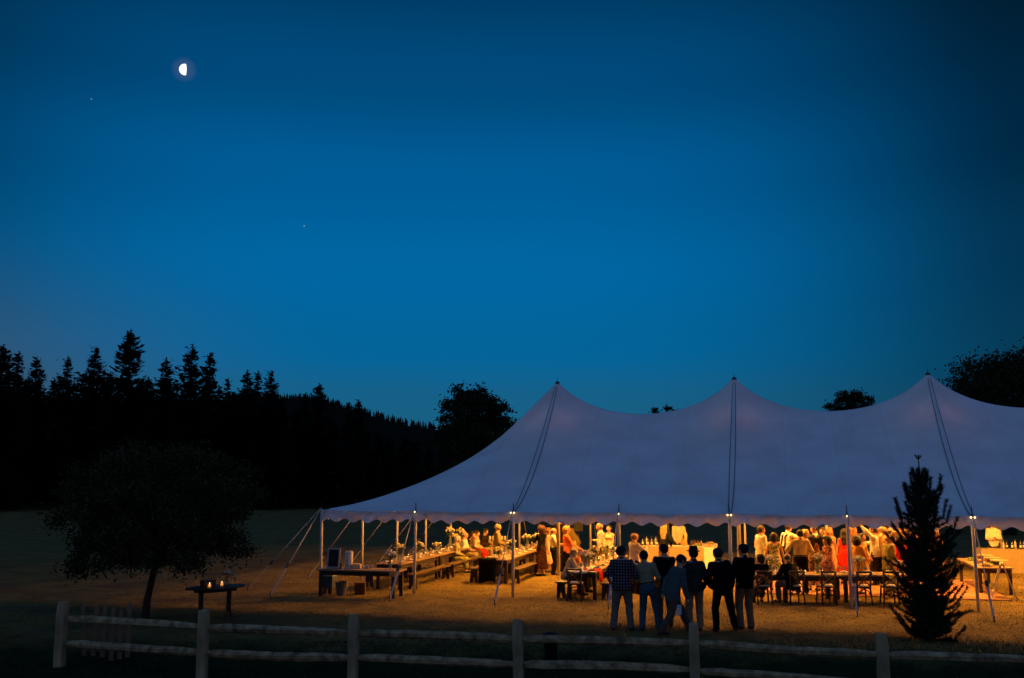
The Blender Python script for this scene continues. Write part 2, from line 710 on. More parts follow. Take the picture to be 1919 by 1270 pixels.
# ------------------------------------------------------------------ moon and stars
def moon():
    D = 3000.0
    m, nt, p = principled('moon')
    n, l = nt.nodes, nt.links
    n.remove(p)
    g = n.new('ShaderNodeTexCoord')
    d = n.new('ShaderNodeVectorMath'); d.operation = 'DOT_PRODUCT'
    l.new(g.outputs['Object'], d.inputs[0])
    d.inputs[1].default_value = Vector((-0.985, -0.17, 0.03)).normalized() / (9.6 / FPX * D)      # where the sun stands, below the horizon to the left
    st = n.new('ShaderNodeMapRange')
    st.inputs[1].default_value, st.inputs[2].default_value = -0.17, -0.11
    l.new(d.outputs['Value'], st.inputs[0])
    no = n.new('ShaderNodeTexNoise'); no.inputs['Scale'].default_value = 0.08
    l.new(g.outputs['Object'], no.inputs[0])
    mx = n.new('ShaderNodeMix'); mx.data_type = 'RGBA'
    mx.inputs[6].default_value = (0.8, 0.8, 0.82, 1); mx.inputs[7].default_value = (1.3, 1.27, 1.2, 1)
    l.new(no.outputs[0], mx.inputs[0])
    e = n.new('ShaderNodeEmission')
    l.new(mx.outputs[2], e.inputs[0]); e.inputs[1].default_value = 1.2
    t = n.new('ShaderNodeBsdfTransparent')
    s = n.new('ShaderNodeMixShader')
    l.new(st.outputs[0], s.inputs[0]); l.new(t.outputs[0], s.inputs[1]); l.new(e.outputs[0], s.inputs[2])
    l.new(s.outputs[0], n['Material Output'].inputs[0])
    b = MB().ball((0, 0, 0), 9.6 / FPX * D, 40, 24)
    o = b.build('moon', m, smooth=True, loc=Vector((0, 0, CAMH)) + ray(346.5, 130).normalized() * D)
    tag(o, 'bright half moon in the deep blue dusk sky', 'moon')


moon()
for (px, py, r) in ((171, 185, 1.0), (570, 423, 1.15)):
    o = MB().ball((0, 0, 0), r, 8, 6).build('star', emit('starlight', (0.8, 0.85, 1.0), 0.7), loc=Vector((0, 0, CAMH)) + ray(px, py).normalized() * 2800)
    tag(o, 'tiny faint star in the dusk sky', 'star', 'stars in the sky')

# ------------------------------------------------------------------ trees
BARK = mat('bark', (0.045, 0.035, 0.026), 0.95, 0.35, 8, 0.6, 30, stretch=(1, 1, 0.25))


def leaf_mat(name, a, b):
    m, nt, p = principled(name)
    n, l = nt.nodes, nt.links
    g = n.new('ShaderNodeNewGeometry')
    r = n.new('ShaderNodeMix'); r.data_type = 'RGBA'
    r.inputs[6].default_value = (*a, 1); r.inputs[7].default_value = (*b, 1)
    l.new(g.outputs['Random Per Island'], r.inputs[0])
    l.new(r.outputs[2], p.inputs['Base Color'])
    p.inputs['Roughness'].default_value = 0.8
    p.inputs['Specular IOR Level'].default_value = 0.15
    return m


NEEDLE = leaf_mat('conifer_needles', (0.006, 0.010, 0.007), (0.016, 0.024, 0.014))
LEAF = leaf_mat('dark_leaves', (0.012, 0.018, 0.008), (0.030, 0.038, 0.015))
LEAF_NEAR = leaf_mat('orchard_leaves', (0.022, 0.030, 0.010), (0.065, 0.060, 0.020))
PINE_NEEDLE = leaf_mat('pine_needles', (0.012, 0.020, 0.010), (0.028, 0.040, 0.018))


def leaf_tris(C, size, n_per=2):
    """Small randomly turned leaf quads round the points C."""
    N = len(C)
    a = rng.normal(size=(N, 3)); a /= np.linalg.norm(a, axis=1)[:, None]
    b = rng.normal(size=(N, 3)); b -= (b * a).sum(1)[:, None] * a
    b /= np.linalg.norm(b, axis=1)[:, None]
    s = size * (0.6 + 0.8 * rng.random(N))[:, None]
    V = np.stack([C - a * s * 0.55, C + b * s * 0.3, C + a * s * 0.55, C - b * s * 0.3], 1).reshape(-1, 3)
    return V, np.arange(4 * N).reshape(-1, 4)


def conifer_meshes(seed, slim, gap):
    r = np.random.default_rng(seed)
    Cs, S = [], []
    V = []
    z = 0.06
    while z < 0.985:
        prof = slim * (1 - np.exp(-(1 - z) * 2.9)) * (0.82 + 0.3 * r.random())
        if r.random() < gap:
            prof *= 0.55
        nb = 10 if z < 0.6 else 9
        for k in range(nb):
            a = r.random() * 2 * np.pi
            L = prof * (0.55 + 0.5 * r.random())
            zb = z + r.normal(0, 0.011)
            drp = r.uniform(-0.1, 0.45)
            m_ = max(3, int(L / 0.0055))
            tt = (np.arange(m_) + r.random(m_)) / m_
            rad = L * tt
            zz = zb - drp * L * tt + 0.35 * L * tt ** 3 + r.normal(0, 0.007, m_)
            side = r.normal(0, 1, m_) * 0.016 * (1.1 - tt)
            x = np.cos(a) * rad - np.sin(a) * side
            y = np.sin(a) * rad + np.cos(a) * side
            c = np.stack([x, y, zz], -1)
            d = np.stack([np.cos(a) * np.ones(m_), np.sin(a) * np.ones(m_), -0.25 + 0.5 * tt], -1)
            q = np.stack([-np.sin(a) * np.ones(m_), np.cos(a) * np.ones(m_), r.normal(0, 0.4, m_)], -1)
            s = (0.006 + 0.009 * r.random(m_))[:, None]
            V.append(np.stack([c - d * s, c + q * s * 0.9, c + d * s * 1.2 + np.array([0, 0, 0.006]), c - q * s * 0.9], 1).reshape(-1, 3))
        z += 0.016 + 0.014 * r.random()
    # leader shoot
    for zz in np.linspace(0.93, 1.0, 8):
        c = np.array([[0, 0, zz]])
        w = 0.010 * (1.05 - zz) / 0.1
        V.append(np.array([[-w - 0.002, 0, zz - 0.012], [0, w + 0.002, zz - 0.006], [w + 0.002, 0, zz - 0.012], [0, 0, zz + 0.004]]))
    V = np.concatenate(V)
    crown = np_mesh('conifer_crown', V, [np.arange(len(V)).reshape(-1, 4)], [NEEDLE], smooth=False)
    trunk = MB().tube([(0, 0, -0.03), (0, 0, 0.3), (0.003, 0, 0.7), (0, 0, 0.99)], [0.016, 0.012, 0.006, 0.001], 7).mesh('conifer_trunk', BARK, True)
    return trunk, crown


CONIF = [conifer_meshes(21, 0.16, 0.08), conifer_meshes(22, 0.21, 0.15), conifer_meshes(23, 0.15, 0.22),
         conifer_meshes(24, 0.24, 0.10), conifer_meshes(25, 0.20, 0.30)]


def conifer(px, ytop, Y, var, label, group, wide=1.0):
    top = AT(px, ytop, Y)
    bz = float(ground_z(top.x, Y)) - 0.2
    H = top.z - bz
    o = thing('conifer_tree', label, 'tree', (top.x, Y, bz), random.random() * 6.28, group)
    o.scale = (H * wide, H * wide, H)
    link('trunk', CONIF[var][0], o)
    link('crown', CONIF[var][1], o)


skyline = [(8, 644, 96, 1, 'stout dark conifer standing at the outer end of the forest edge'),
           (36, 657, 104, 2, 'slim conifer beside the stout one at the outer forest edge'),
           (70, 668, 108, 0, 'narrow pointed conifer in the dip of the forest edge'),
           (128, 667, 102, 2, 'lean conifer with a knobbly top rising from the low part of the forest'),
           (180, 655, 100, 3, 'broad dense conifer beside the tallest one'),
           (246, 617, 98, 1, 'tallest conifer of the dark forest edge'),
           (312, 669, 104, 4, 'ragged conifer with several shoots between two tall ones'),
           (361, 644, 99, 4, 'second tallest conifer with a ragged crown'),
           (394, 661, 101, 0, 'rounded tall conifer next to the second tallest one'),
           (428, 708, 112, 2, 'short slim conifer in the gap of the forest edge'),
           (464, 692, 104, 4, 'open ragged conifer with two tops'),
           (484, 694, 107, 2, 'thin conifer pressed against the ragged two-topped one'),
           (508, 699, 100, 3, 'wide dense conifer where the forest edge starts to fall'),
           (598, 717, 104, 1, 'conifer standing clear in front of the wooded ridge'),
           (573, 734, 118, 2, 'short conifer beside the clear-standing one before the ridge'),
           (655, 752, 120, 2, 'small thin conifer low on the slope before the ridge'),
           (673, 748, 115, 0, 'small pointed conifer lowest on the slope before the ridge')]
for px, y, Y, v, lab in skyline:
    conifer(px, y, Y, v, lab, 'conifers of the forest edge', 1.15)
# the rows that fill the forest edge
fill_top = lambda x: np.interp(x, [0, 100, 200, 400, 530, 600, 700, 820], [672, 700, 686, 706, 735, 765, 800, 850])
for k in range(46):
    px = -40 + 860 * k / 45 + random.uniform(-9, 9)
    conifer(px, float(fill_top(px)) + random.uniform(4, 46), random.uniform(98, 128), random.randrange(5),
            'dark conifer in the closed ranks of the forest edge', 'conifers filling the forest edge', 1.35)

for k in range(16):
    px = 690 + 330 * k / 15 + random.uniform(-8, 8)
    conifer(px, float(np.interp(px, [690, 800, 1000], [800, 826, 836])) + random.uniform(-6, 16), random.uniform(112, 135), random.randrange(5),
            'low dark conifer between the forest edge and the tent', 'low conifers beside the tent', 1.7)

# wooded ridge far behind
ridge = [(-500, 760), (0, 760), (200, 755), (400, 750), (530, 748), (600, 754), (640, 764), (700, 781), (760, 797), (820, 806), (900, 812), (1000, 830), (1250, 868), (1500, 884)]
RY = 900.0
rx = np.linspace(-500, 1500, 90)
ry = np.interp(rx, [p[0] for p in ridge], [p[1] for p in ridge])
V, Fq = [], []
rows = [(-260, 0.02), (-180, 0.35), (-80, 0.8), (0, 1.0), (120, 0.8), (300, 0.1)]
for i in range(len(rx)):
    t0 = AT(rx[i], ry[i], RY)
    for dy, fz in rows:
        V.append((t0.x * (1 + dy / RY), RY + dy, max(-1.0, t0.z * fz + (1.2 * math.sin(i * 1.7 + dy) if fz < 1 else 0))))
nr = len(rows)
for i in range(len(rx) - 1):
    for j in range(nr - 1):
        Fq.append((i * nr + j, (i + 1) * nr + j, (i + 1) * nr + j + 1, i * nr + j + 1))
o = link('hill', np_mesh('hill', V, [np.array(Fq)], [mat('ridge_wood', (0.012, 0.017, 0.012), 1.0, 0.4, 0.05, spec=0.0)]))
tag(o, 'dark wooded ridge far behind the field', None, kind='structure')
Vt = []
for k in range(900):
    px = random.uniform(420, 1000)
    dpt = random.choice([0, 0, -20, -60, -110])
    t0 = AT(px, float(np.interp(px, rx, ry)), RY)
    fz = float(np.interp(dpt, [r[0] for r in rows], [r[1] for r in rows]))
    bx, by, bz = t0.x * (1 + dpt / RY), RY + dpt, t0.z * fz - 0.5
    hh = random.uniform(3.0, 8.5)
    for lv in range(4):
        z0, z1 = bz + hh * lv * 0.22, bz + hh * min(1.0, lv * 0.22 + 0.42)
        w = hh * 0.24 * (1 - lv * 0.2) * random.uniform(0.8, 1.25)
        for q in range(3):
            a = q * 2.09 + lv
            Vt += [(bx + w * math.cos(a), by + w * math.sin(a), z0), (bx + w * math.cos(a + 2.09), by + w * math.sin(a + 2.09), z0), (bx, by, z1)]
o = link('ridge_forest', np_mesh('ridge_forest', Vt, [np.arange(len(Vt)).reshape(-1, 3)], [NEEDLE], smooth=False))
tag(o, 'far-off conifer wood covering the ridge', 'wood', kind='stuff')


def deciduous(name, label, base, crown_c, rx_, ry_, rz_, nclump, nleaf, leaf, lm, trunk_r, group=None, seed=1, sprigs=0.25, trunk_top=0.35):
    r = np.random.default_rng(seed)
    o = thing(name, label, 'tree', base, 0, group)
    cc = Vector(crown_c) - Vector(base)
    # clump centres through the crown, thicker towards its skin
    u = r.normal(size=(nclump, 3)); u /= np.linalg.norm(u, axis=1)[:, None]
    u[:, 2] = np.where(u[:, 2] < -0.7, -0.7 + 0.3 * r.random(nclump), u[:, 2])
    rad = (0.25 + 0.75 * r.random(nclump) ** 0.5) * (0.86 + sprigs * r.random(nclump))
    C = u * rad[:, None] * np.array([rx_, ry_, rz_]) + np.array(cc)
    k = r.integers(0, nclump, nleaf)
    spread = min(rx_, rz_) * 0.115
    P = C[k] + r.normal(size=(nleaf, 3)) * spread * np.array([1, 1, 0.8]) * (0.5 + 0.5 * r.random(nleaf))[:, None]
    V, F = leaf_tris(P, leaf)
    me = np_mesh('crown', V, [F], [lm], smooth=False)
    link('crown', me, o)
    tb = MB()
    fork = Vector((cc.x * 0.75, cc.y * 0.75, (cc.z - rz_) + rz_ * 2 * trunk_top * 0.55))
    tb.tube([(0, 0, -0.15), (fork.x * 0.25, 0, fork.z * 0.35), (fork.x * 0.7, fork.y * 0.6, fork.z * 0.75), fork], [trunk_r * 1.25, trunk_r, trunk_r * 0.85, trunk_r * 0.75], 9)
    tr = tb.build('trunk', BARK, o, True)
    lb = MB()
    for q in range(0, nclump, max(1, nclump // 26)):
        e = Vector(C[q])
        mid = fork.lerp(e, 0.5) + Vector((0, 0, -0.12 * (e - fork).length * (1 if e.z > fork.z else 0)))
        lb.tube([fork, mid, e], [trunk_r * 0.42, trunk_r * 0.22, trunk_r * 0.05], 5)
    lb.build('limb', BARK, tr, True)
    return o


tb_ = G(270, 1162)
deciduous('orchard_tree', 'rounded leafy tree with a leaning trunk behind the rail fence', tb_, AT(302, 962, tb_.y), 2.35, 2.2, 1.72, 230, 60000, 0.075, LEAF_NEAR, 0.085, seed=5, sprigs=0.26, trunk_top=0.3)
b = AT(893, 890, 75); b.z = 0
deciduous('broadleaf_tree', 'dark round tree standing behind the pitched end of the tent', b, AT(893, 820, 75), 3.1, 3.0, 3.9, 230, 30000, 0.22, LEAF, 0.22, seed=8, sprigs=0.28)
b = AT(1600, 890, 66); b.z = 0
deciduous('broadleaf_tree', 'small dark tree showing over the dip between two tent peaks', b, AT(1600, 785, 66), 1.7, 1.7, 2.2, 110, 13000, 0.14, LEAF, 0.13, seed=9, sprigs=0.35)
b = AT(1256, 890, 66); b.z = 0
deciduous('broadleaf_tree', 'treetop barely showing over the tent ridge', b, AT(1256, 812, 66), 1.5, 1.4, 1.65, 40, 3500, 0.18, LEAF, 0.12, seed=10, sprigs=0.5)
b = AT(1885, 890, 58); b.z = 0
deciduous('broadleaf_tree', 'large dark tree towering behind the last peak of the tent', b, AT(1905, 785, 58), 5.1, 4.2, 4.35, 620, 60000, 0.19, LEAF, 0.3, seed=12, sprigs=0.08)


def young_pine():
    base = G(1745, 1203, -0.05)
    o = thing('young_pine', 'young pine with upswept shoots standing between fence and tent', 'tree', base)
    r = np.random.default_rng(31)
    H = AT(1737, 851, base.y).z - base.z
    MB().tube([(0, 0, -0.2), (0.02, 0, H * 0.4), (-0.03, 0, H * 0.75), (-0.06, 0, H - 0.05)], [0.07, 0.05, 0.03, 0.008], 8).build('trunk', BARK, o, True)
    V = []
    lim = MB()

    def brush(p0, p1, rad, n_):
        """A shoot clothed in needles like a bottle brush."""
        p0, p1 = np.array(p0), np.array(p1)
        ax = p1 - p0; L = np.linalg.norm(ax); ax = ax / L
        t_ = r.random(n_)
        c = p0 + ax * (t_ * L)[:, None]
        d = r.normal(size=(n_, 3)); d -= (d @ ax)[:, None] * ax * 0.9
        d /= np.linalg.norm(d, axis=1)[:, None]
        d = d * 0.75 + ax * 0.65
        ln = rad * (0.7 + 0.5 * r.random(n_))[:, None]
        s = np.cross(d, r.normal(size=(n_, 3))); s /= np.linalg.norm(s, axis=1)[:, None]
        w = 0.0055
        V.append(np.stack([c - s * w, c + s * w, c + d * ln], 1).reshape(-1, 3))

    z = 0.06
    while z < H - 0.80:
        f = z / H
        prof = np.interp(f, [0, 0.08, 0.3, 0.5, 0.66, 0.80], [0.84, 0.94, 0.90, 0.84, 0.78, 0.42])
        nb = 8 if f < 0.5 else 5
        a0 = r.random() * 6.283
        for k in range(nb):
            a = a0 + k * 6.283 / nb + r.normal(0, 0.25)
            L = prof * (0.42 + 0.55 * r.random())
            x0 = -0.06 * f
            zb = z + r.normal(0, 0.05)
            up = r.uniform(0.1, 0.75) + 0.8 * f
            m1 = (x0 + math.cos(a) * L * 0.6, math.sin(a) * L * 0.6, zb + L * (0.02 + 0.3 * f))
            e1 = (x0 + math.cos(a) * L, math.sin(a) * L, zb + L * up * 0.8 + 0.05)
            if f > 0.5:                                   # upswept candles of the upper crown
                m1 = (x0 + math.cos(a) * L * 0.8, math.sin(a) * L * 0.8, zb + L * 0.25)
                e1 = (x0 + math.cos(a) * L * 0.97, math.sin(a) * L * 0.97, zb + L * 0.25 + r.uniform(0.22, 0.42))
            lim.tube([(x0, 0, zb), m1, e1], [0.014, 0.010, 0.005], 4)
            brush((x0 + math.cos(a) * L * 0.08, math.sin(a) * L * 0.08, zb), m1, 0.11, 200)
            brush(m1, e1, 0.085, 200)
            for q in range(4 if f < 0.5 else 1):
                a2 = a + r.choice([-1, 1]) * r.uniform(0.4, 1.2)
                u_ = r.uniform(0.25, 1.0)
                s0 = np.array([x0, 0, zb]) * (1 - u_) + np.array(m1) * u_
                ln_ = r.uniform(0.12, 0.24)
                s1 = s0 + np.array([math.cos(a2) * ln_ * 0.7, math.sin(a2) * ln_ * 0.7, ln_ * (0.35 + 0.7 * f)])
                brush(s0, s1, 0.06, 120)
        z += 0.115 + 0.04 * r.random()
    # the dense knob below the tip and the bare leader with its tuft
    for k in range(22):
        a = k * 2.4
        q = r.random()
        brush((-0.055, 0, H - 0.95 + 0.35 * q), (-0.055 + math.cos(a) * 0.17, math.sin(a) * 0.17, H - 0.58 + 0.30 * q), 0.08, 200)
    brush((-0.06, 0, H - 0.30), (-0.06, 0, H - 0.12), 0.03, 40)
    for k in range(7):
        a = k * 0.9
        brush((-0.06, 0, H - 0.12), (-0.06 + math.cos(a) * 0.07, math.sin(a) * 0.07, H - 0.02), 0.04, 26)
    V = np.concatenate(V)
    link('crown', np_mesh('crown', V, [np.arange(len(V)).reshape(-1, 3)], [PINE_NEEDLE], smooth=False), o)
    lim.build('limb', BARK, o, True)


young_pine()

# ------------------------------------------------------------------ the tent
CANVAS = fabric_translucent('tent_canvas', (0.86, 0.85, 0.86), 0.0006, (0.75, 0.62, 0.50))
VALANCE = fabric_translucent('tent_valance', (0.72, 0.70, 0.70), 0.045, (0.75, 0.62, 0.50))
SEAM = mat('tent_seam', (0.16, 0.17, 0.20), 0.9, 0.15, 5)
POLE = mat('pole_wood', (0.52, 0.46, 0.38), 0.55, 0.15, 5, 0.1, 40, spec=0.4, stretch=(1, 1, 0.2))
STRAP = mat('guy_strap', (0.42, 0.40, 0.42), 0.8, 0.12, 20)
IRON = mat('dark_iron', (0.05, 0.05, 0.055), 0.5, 0.2, 12, metal=0.6)

tent = thing('pole_tent', 'long white pole tent with peaked canopy, scalloped valance and warm light inside', 'tent', T(0, 0, 0), TENT_RZ)


def canopy_z(s, w):
    a_ = abs(w - TW / 2) / (TW / 2)
    A = max(1e-4, 1 - a_)
    if s < 0 or s > 3 * BAY:
        b_ = (-s if s < 0 else s - 3 * BAY) / ENDB
        B = max(1e-4, 1 - b_)
        mm = 2.2
        S = (A ** -mm + B ** -mm - 1) ** (-1 / mm)
        return EAVE + (PEAK - EAVE) * S ** 1.38
    e = abs(2 * ((s / BAY) % 1.0) - 1)
    rid = VALLEY + (PEAK - VALLEY) * (0.72 * e ** 2 + 0.28 * e ** 5)
    pw = 1.38 - 0.2 * (1 - e)
    return EAVE + (rid - EAVE) * A ** pw


def eave_sag(s, w):
    a_ = abs(w - TW / 2) / (TW / 2)
    per = BAY / 2 if s > 0 else ENDB / 2
    return -0.035 * (a_ ** 8) * math.sin(math.pi * ((s / per) % 1.0)) ** 2


bounds = [SL, 0, BAY, 2 * BAY, 3 * BAY, SR]
for i in range(5):
    s0, s1 = bounds[i], bounds[i + 1]
    NS, NW = 72, 120
    V = []
    for a in range(NS + 1):
        q = a / NS
        if i == 0:
            q = 1 - (1 - q) ** 1.25
        elif i == 4:
            q = q ** 1.25
        s = s0 + (s1 - s0) * q
        for b in range(NW + 1):
            w = TW * b / NW
            # creases pulling out of the peaks and up from the side poles
            ed = min(w, TW - w)
            per_ = (ENDB if (s < 0 or s > 3 * BAY) else BAY) / 2
            ph_ = (s / per_) - round(s / per_)
            cre = 0.030 * math.exp(-ed / 0.9) * math.cos(math.atan2(ph_ * per_, ed + 0.25) * 14) * min(1, ed / 0.15)
            k_ = min(3, max(0, round(s / BAY)))
            dx_, dy_ = s - k_ * BAY, w - TW / 2
            rr_ = math.hypot(dx_, dy_)
            cre += 0.018 * math.exp(-rr_ / 1.8) * math.cos(math.atan2(dy_, dx_) * 18) * min(1, rr_ / 0.5)
            V.append((s, w, canopy_z(s, w) + eave_sag(s, w) + cre * (0 if a in (0, NS) else 1)))
    F = [(a * (NW + 1) + b, (a + 1) * (NW + 1) + b, (a + 1) * (NW + 1) + b + 1, a * (NW + 1) + b + 1) for a in range(NS) for b in range(NW)]
    link('canopy_panel', np_mesh('canopy_panel', V, [np.array(F)], [CANVAS]), tent)

# laced seams that run over each peak: a raised flap edged by two dark cords
for k in range(4):
    s = k * BAY
    for side in (0, 1):
        N = 40
        flap, cords = MB(), [MB(), MB()]
        rows_ = []
        for j in range(N + 1):
            q = j / N
            w = (0.08 + (TW / 2 - 0.28) * q) if side == 0 else TW - (0.08 + (TW / 2 - 0.28) * q)
            hw = 0.03 + 0.045 * math.sin(math.pi * min(1, q * 1.0)) ** 0.6
            rows_.append((s, w, hw))
        vs, fs = [], []
        for (s_, w, hw) in rows_:
            for d in (-hw, -hw * 0.4, hw * 0.4, hw):
                vs.append((s_ + d, w, canopy_z(s_ + d, w) + 0.012 + (0.022 if abs(d) < hw * 0.9 else 0.0)))
        for j in range(N):
            for c in range(3):
                fs.append((j * 4 + c, j * 4 + c + 1, (j + 1) * 4 + c + 1, (j + 1) * 4 + c))
        fl = flap.add(vs, fs).build('lacing_flap', CANVAS, tent, True)
        for cc_, sg in ((cords[0], -1), (cords[1], 1)):
            cc_.tube([(s_ + sg * hw, w, canopy_z(s_ + sg * hw, w) + 0.02) for (s_, w, hw) in rows_], 0.011, 5)
            cc_.build('lacing_cord', SEAM, fl, True)

# scalloped valance along each side
def valance(p0, p1, nrm_, seed):
    p0, p1, nv = Vector(p0), Vector(p1), Vector(nrm_)
    L = (p1 - p0).length
    n_ = int(L / 0.05)
    r = np.random.default_rng(seed)
    ph = r.random(4) * 6.28
    V, F = [], []
    K = 7
    for i in range(n_ + 1):
        q = i / n_
        d = L * q
        base = p0.lerp(p1, q)
        drop = 0.285 + 0.048 * math.cos(2 * math.pi * d / 0.505)
        s_, w_ = base.x, base.y
        for k in range(K + 1):
            f = k / K
            rip = (0.045 * math.sin(d * 5.3 + ph[0] + 2.5 * f) + 0.034 * math.sin(d * 11.7 + 1.6 * math.sin(d * 1.9) + ph[1] - 3.2 * f) + 0.020 * math.sin(d * 23 + 2 * math.sin(d * 2.7) + ph[2] + 2 * f)) * f
            pt = base + nv * (0.012 + rip + 0.05 * f)
            V.append((pt.x, pt.y, EAVE + eave_sag(s_, w_) - drop * f))
    for i in range(n_):
        for k in range(K):
            F.append((i * (K + 1) + k, i * (K + 1) + k + 1, (i + 1) * (K + 1) + k + 1, (i + 1) * (K + 1) + k))
    link('valance', np_mesh('valance', V, [np.array(F)], [VALANCE]), tent)


valance((SL, 0, 0), (SR, 0, 0), (0, -1, 0), 1)
valance((SL, TW, 0), (SR, TW, 0), (0, 1, 0), 2)
valance((SL, 0, 0), (SL, TW, 0), (-1, 0, 0), 3)
valance((SR, 0, 0), (SR, TW, 0), (1, 0, 0), 4)

# poles
BULB = emit('clip_bulb', (1.0, 0.62, 0.28), 3.0)
pole_me = MB().tube([(0, 0, -0.05), (0, 0, EAVE + 0.02)], 0.042, 10).mesh('side_pole', POLE, True)
pin_me = MB().tube([(0, 0, EAVE), (0, 0, EAVE + 0.2), (0, 0, EAVE + 0.27)], [0.016, 0.012, 0.003], 6).mesh('pole_pin', IRON, True)
stake_me = MB().tube([(0, 0, -0.1), (0, 0, 0.16)], [0.014, 0.018], 6).mesh('stake', IRON, True)
spots = []
for k in range(-2, 9):
    s = k * ENDB / 2 if k < 0 else (k * BAY / 2 if k <= 6 else 3 * BAY + (k - 6) * ENDB / 2)
    spots.append((s, 0.0, (0, -1), k % 2 == 0 and 0 <= k <= 6, k))
    spots.append((s, TW, (0, 1), False, k))
for j in range(1, 4):
    spots.append((SL, TW * j / 4, (-1, 0), False, None))
    spots.append((SR, TW * j / 4, (1, 0), False, None))


def guy(s, w, ox, oy, reach):
    top = Vector((s + ox * 0.05, w + oy * 0.05, EAVE + 0.05))
    foot = Vector((s + ox * reach, w + oy * reach, 0.06))
    knee = top.lerp(foot, 0.66)
    g = MB().tube([top, top.lerp(foot, 0.33), knee], [0.012, 0.016, 0.018], 6).build('guy_rope', POLE, tent, True)
    MB().beam(knee, foot, 0.05, 0.012).build('strap', STRAP, g)
    MB().beam(knee.lerp(foot, -0.03), knee.lerp(foot, 0.13), 0.075, 0.05).build('ratchet', IRON, g)
    link('stake', stake_me, tent, foot - Vector((0, 0, 0.06)))


for (s, w, (ox, oy), seam, k) in spots:
    lean = 0.03
    p_ = link('side_pole', pole_me, tent, (s, w, 0))
    p_.rotation_euler = (random.uniform(-0.008, 0.008), random.uniform(-0.008, 0.008), 0)
    link('pole_pin', pin_me, p_)
    corner = k in (-2, 8)
    if corner:
        ex = -1 if k == -2 else 1
        guy(s, w, ex * 0.95, 0.25 * oy, 2.2)
        guy(s, w, ex * 0.35, 0.95 * oy, 1.9)
    else:
        guy(s, w, ox, oy, 1.9)
    if w == 0.0 and not corner:
        hold = MB().box((0, -0.065, EAVE - 0.02), (0.05, 0.03, 0.07)).build('lamp_clip', IRON, p_)
        for dx in ((-0.045, 0.045) if seam else (0.0,)):
            MB().ball((dx, -0.095, EAVE - 0.03), 0.026, 8, 6).build('bulb', BULB, hold, True)

# centre poles with a shaded pendant lamp on each
LAMP = emit('lamp_globe', LAMP_COLOR, LAMP_STRENGTH)
ENAMEL = mat('white_enamel', (0.7, 0.68, 0.62), 0.4, 0.05, 4, spec=0.5)
for k in range(4):
    cp = MB().tube([(0, 0, -0.05), (0, 0, PEAK - 0.02)], 0.062, 12).build('centre_pole', POLE, tent, True, loc=(k * BAY, TW / 2, 0))
    MB().lathe([(0.09, 0.0), (0.07, 0.04), (0.025, 0.07), (0.010, 0.09), (0.005, 0.2)], 12, (0, 0, PEAK - 0.06)).build('peak_cap', IRON, cp, True)
    LZ = 5.0
    MB().tube([(0, 0, LZ + 0.4), (0.0, -0.66, LZ + 0.4), (0, -0.66, LZ + 0.18)], 0.014, 6).build('lamp_bracket', IRON, cp)
    lp = MB().lathe([(0.12, 0.0), (0.10, 0.04), (0.03, 0.07), (0.01, 0.18)], 16, (0, -0.66, LZ)).build('lantern_cap', IRON, cp, True)
    MB().ball((0, -0.66, LZ - 0.27), 0.28, 20, 14).build('lantern_globe', LAMP, lp, True)

# ------------------------------------------------------------------ split rail fence, gate, bin
WEATHERED = mat('weathered_rail', (0.36, 0.25, 0.135), 0.95, 0.6, 7, 1.0, 26, spec=0.1, stretch=(1, 1, 1))
WEATHERED_POST = mat('weathered_post', (0.40, 0.285, 0.16), 0.95, 0.35, 6, 0.8, 26, spec=0.1, stretch=(1, 1, 0.3))
fence = thing('split_rail_fence', 'weathered split rail fence of posts and two rails across the lawn', 'fence')
posts = [(-8.83, 20.10, 1.25), (-5.62, 18.71, 1.27), (-2.83, 18.35, 1.25), (0.12, 17.69, 1.25), (3.05, 17.19, 1.24), (5.86, 16.25, 1.23), (8.8, 15.6, 1.25)]


def rough_post(h, w, d, seed):
    r = random.Random(seed)
    m = MB()
    rings = []
    lx, ly = r.uniform(-0.03, 0.03), r.uniform(-0.02, 0.02)
    for i in range(8):
        q = i / 7
        z = -0.25 + (h + 0.25) * q
        f = 1.0 if i < 7 else 0.86
        ring = []
        for (x, y) in ((-1, -0.8), (-0.8, -1), (0.8, -1), (1, -0.8), (1, 0.8), (0.8, 1), (-0.8, 1), (-1, 0.8)):
            ring.append((x * w / 2 * f * r.uniform(0.93, 1.07) + lx * q, y * d / 2 * f * r.uniform(0.93, 1.07) + ly * q, z + (r.uniform(-0.015, 0.015) if i == 7 else 0)))
        rings.append(ring)
    vs = [p for ring in rings for p in ring]
    fs = [(i * 8 + k, i * 8 + (k + 1) % 8, (i + 1) * 8 + (k + 1) % 8, (i + 1) * 8 + k) for i in range(7) for k in range(8)]
    fs.append(tuple(56 + k for k in range(8)))
    return m.add(vs, fs)


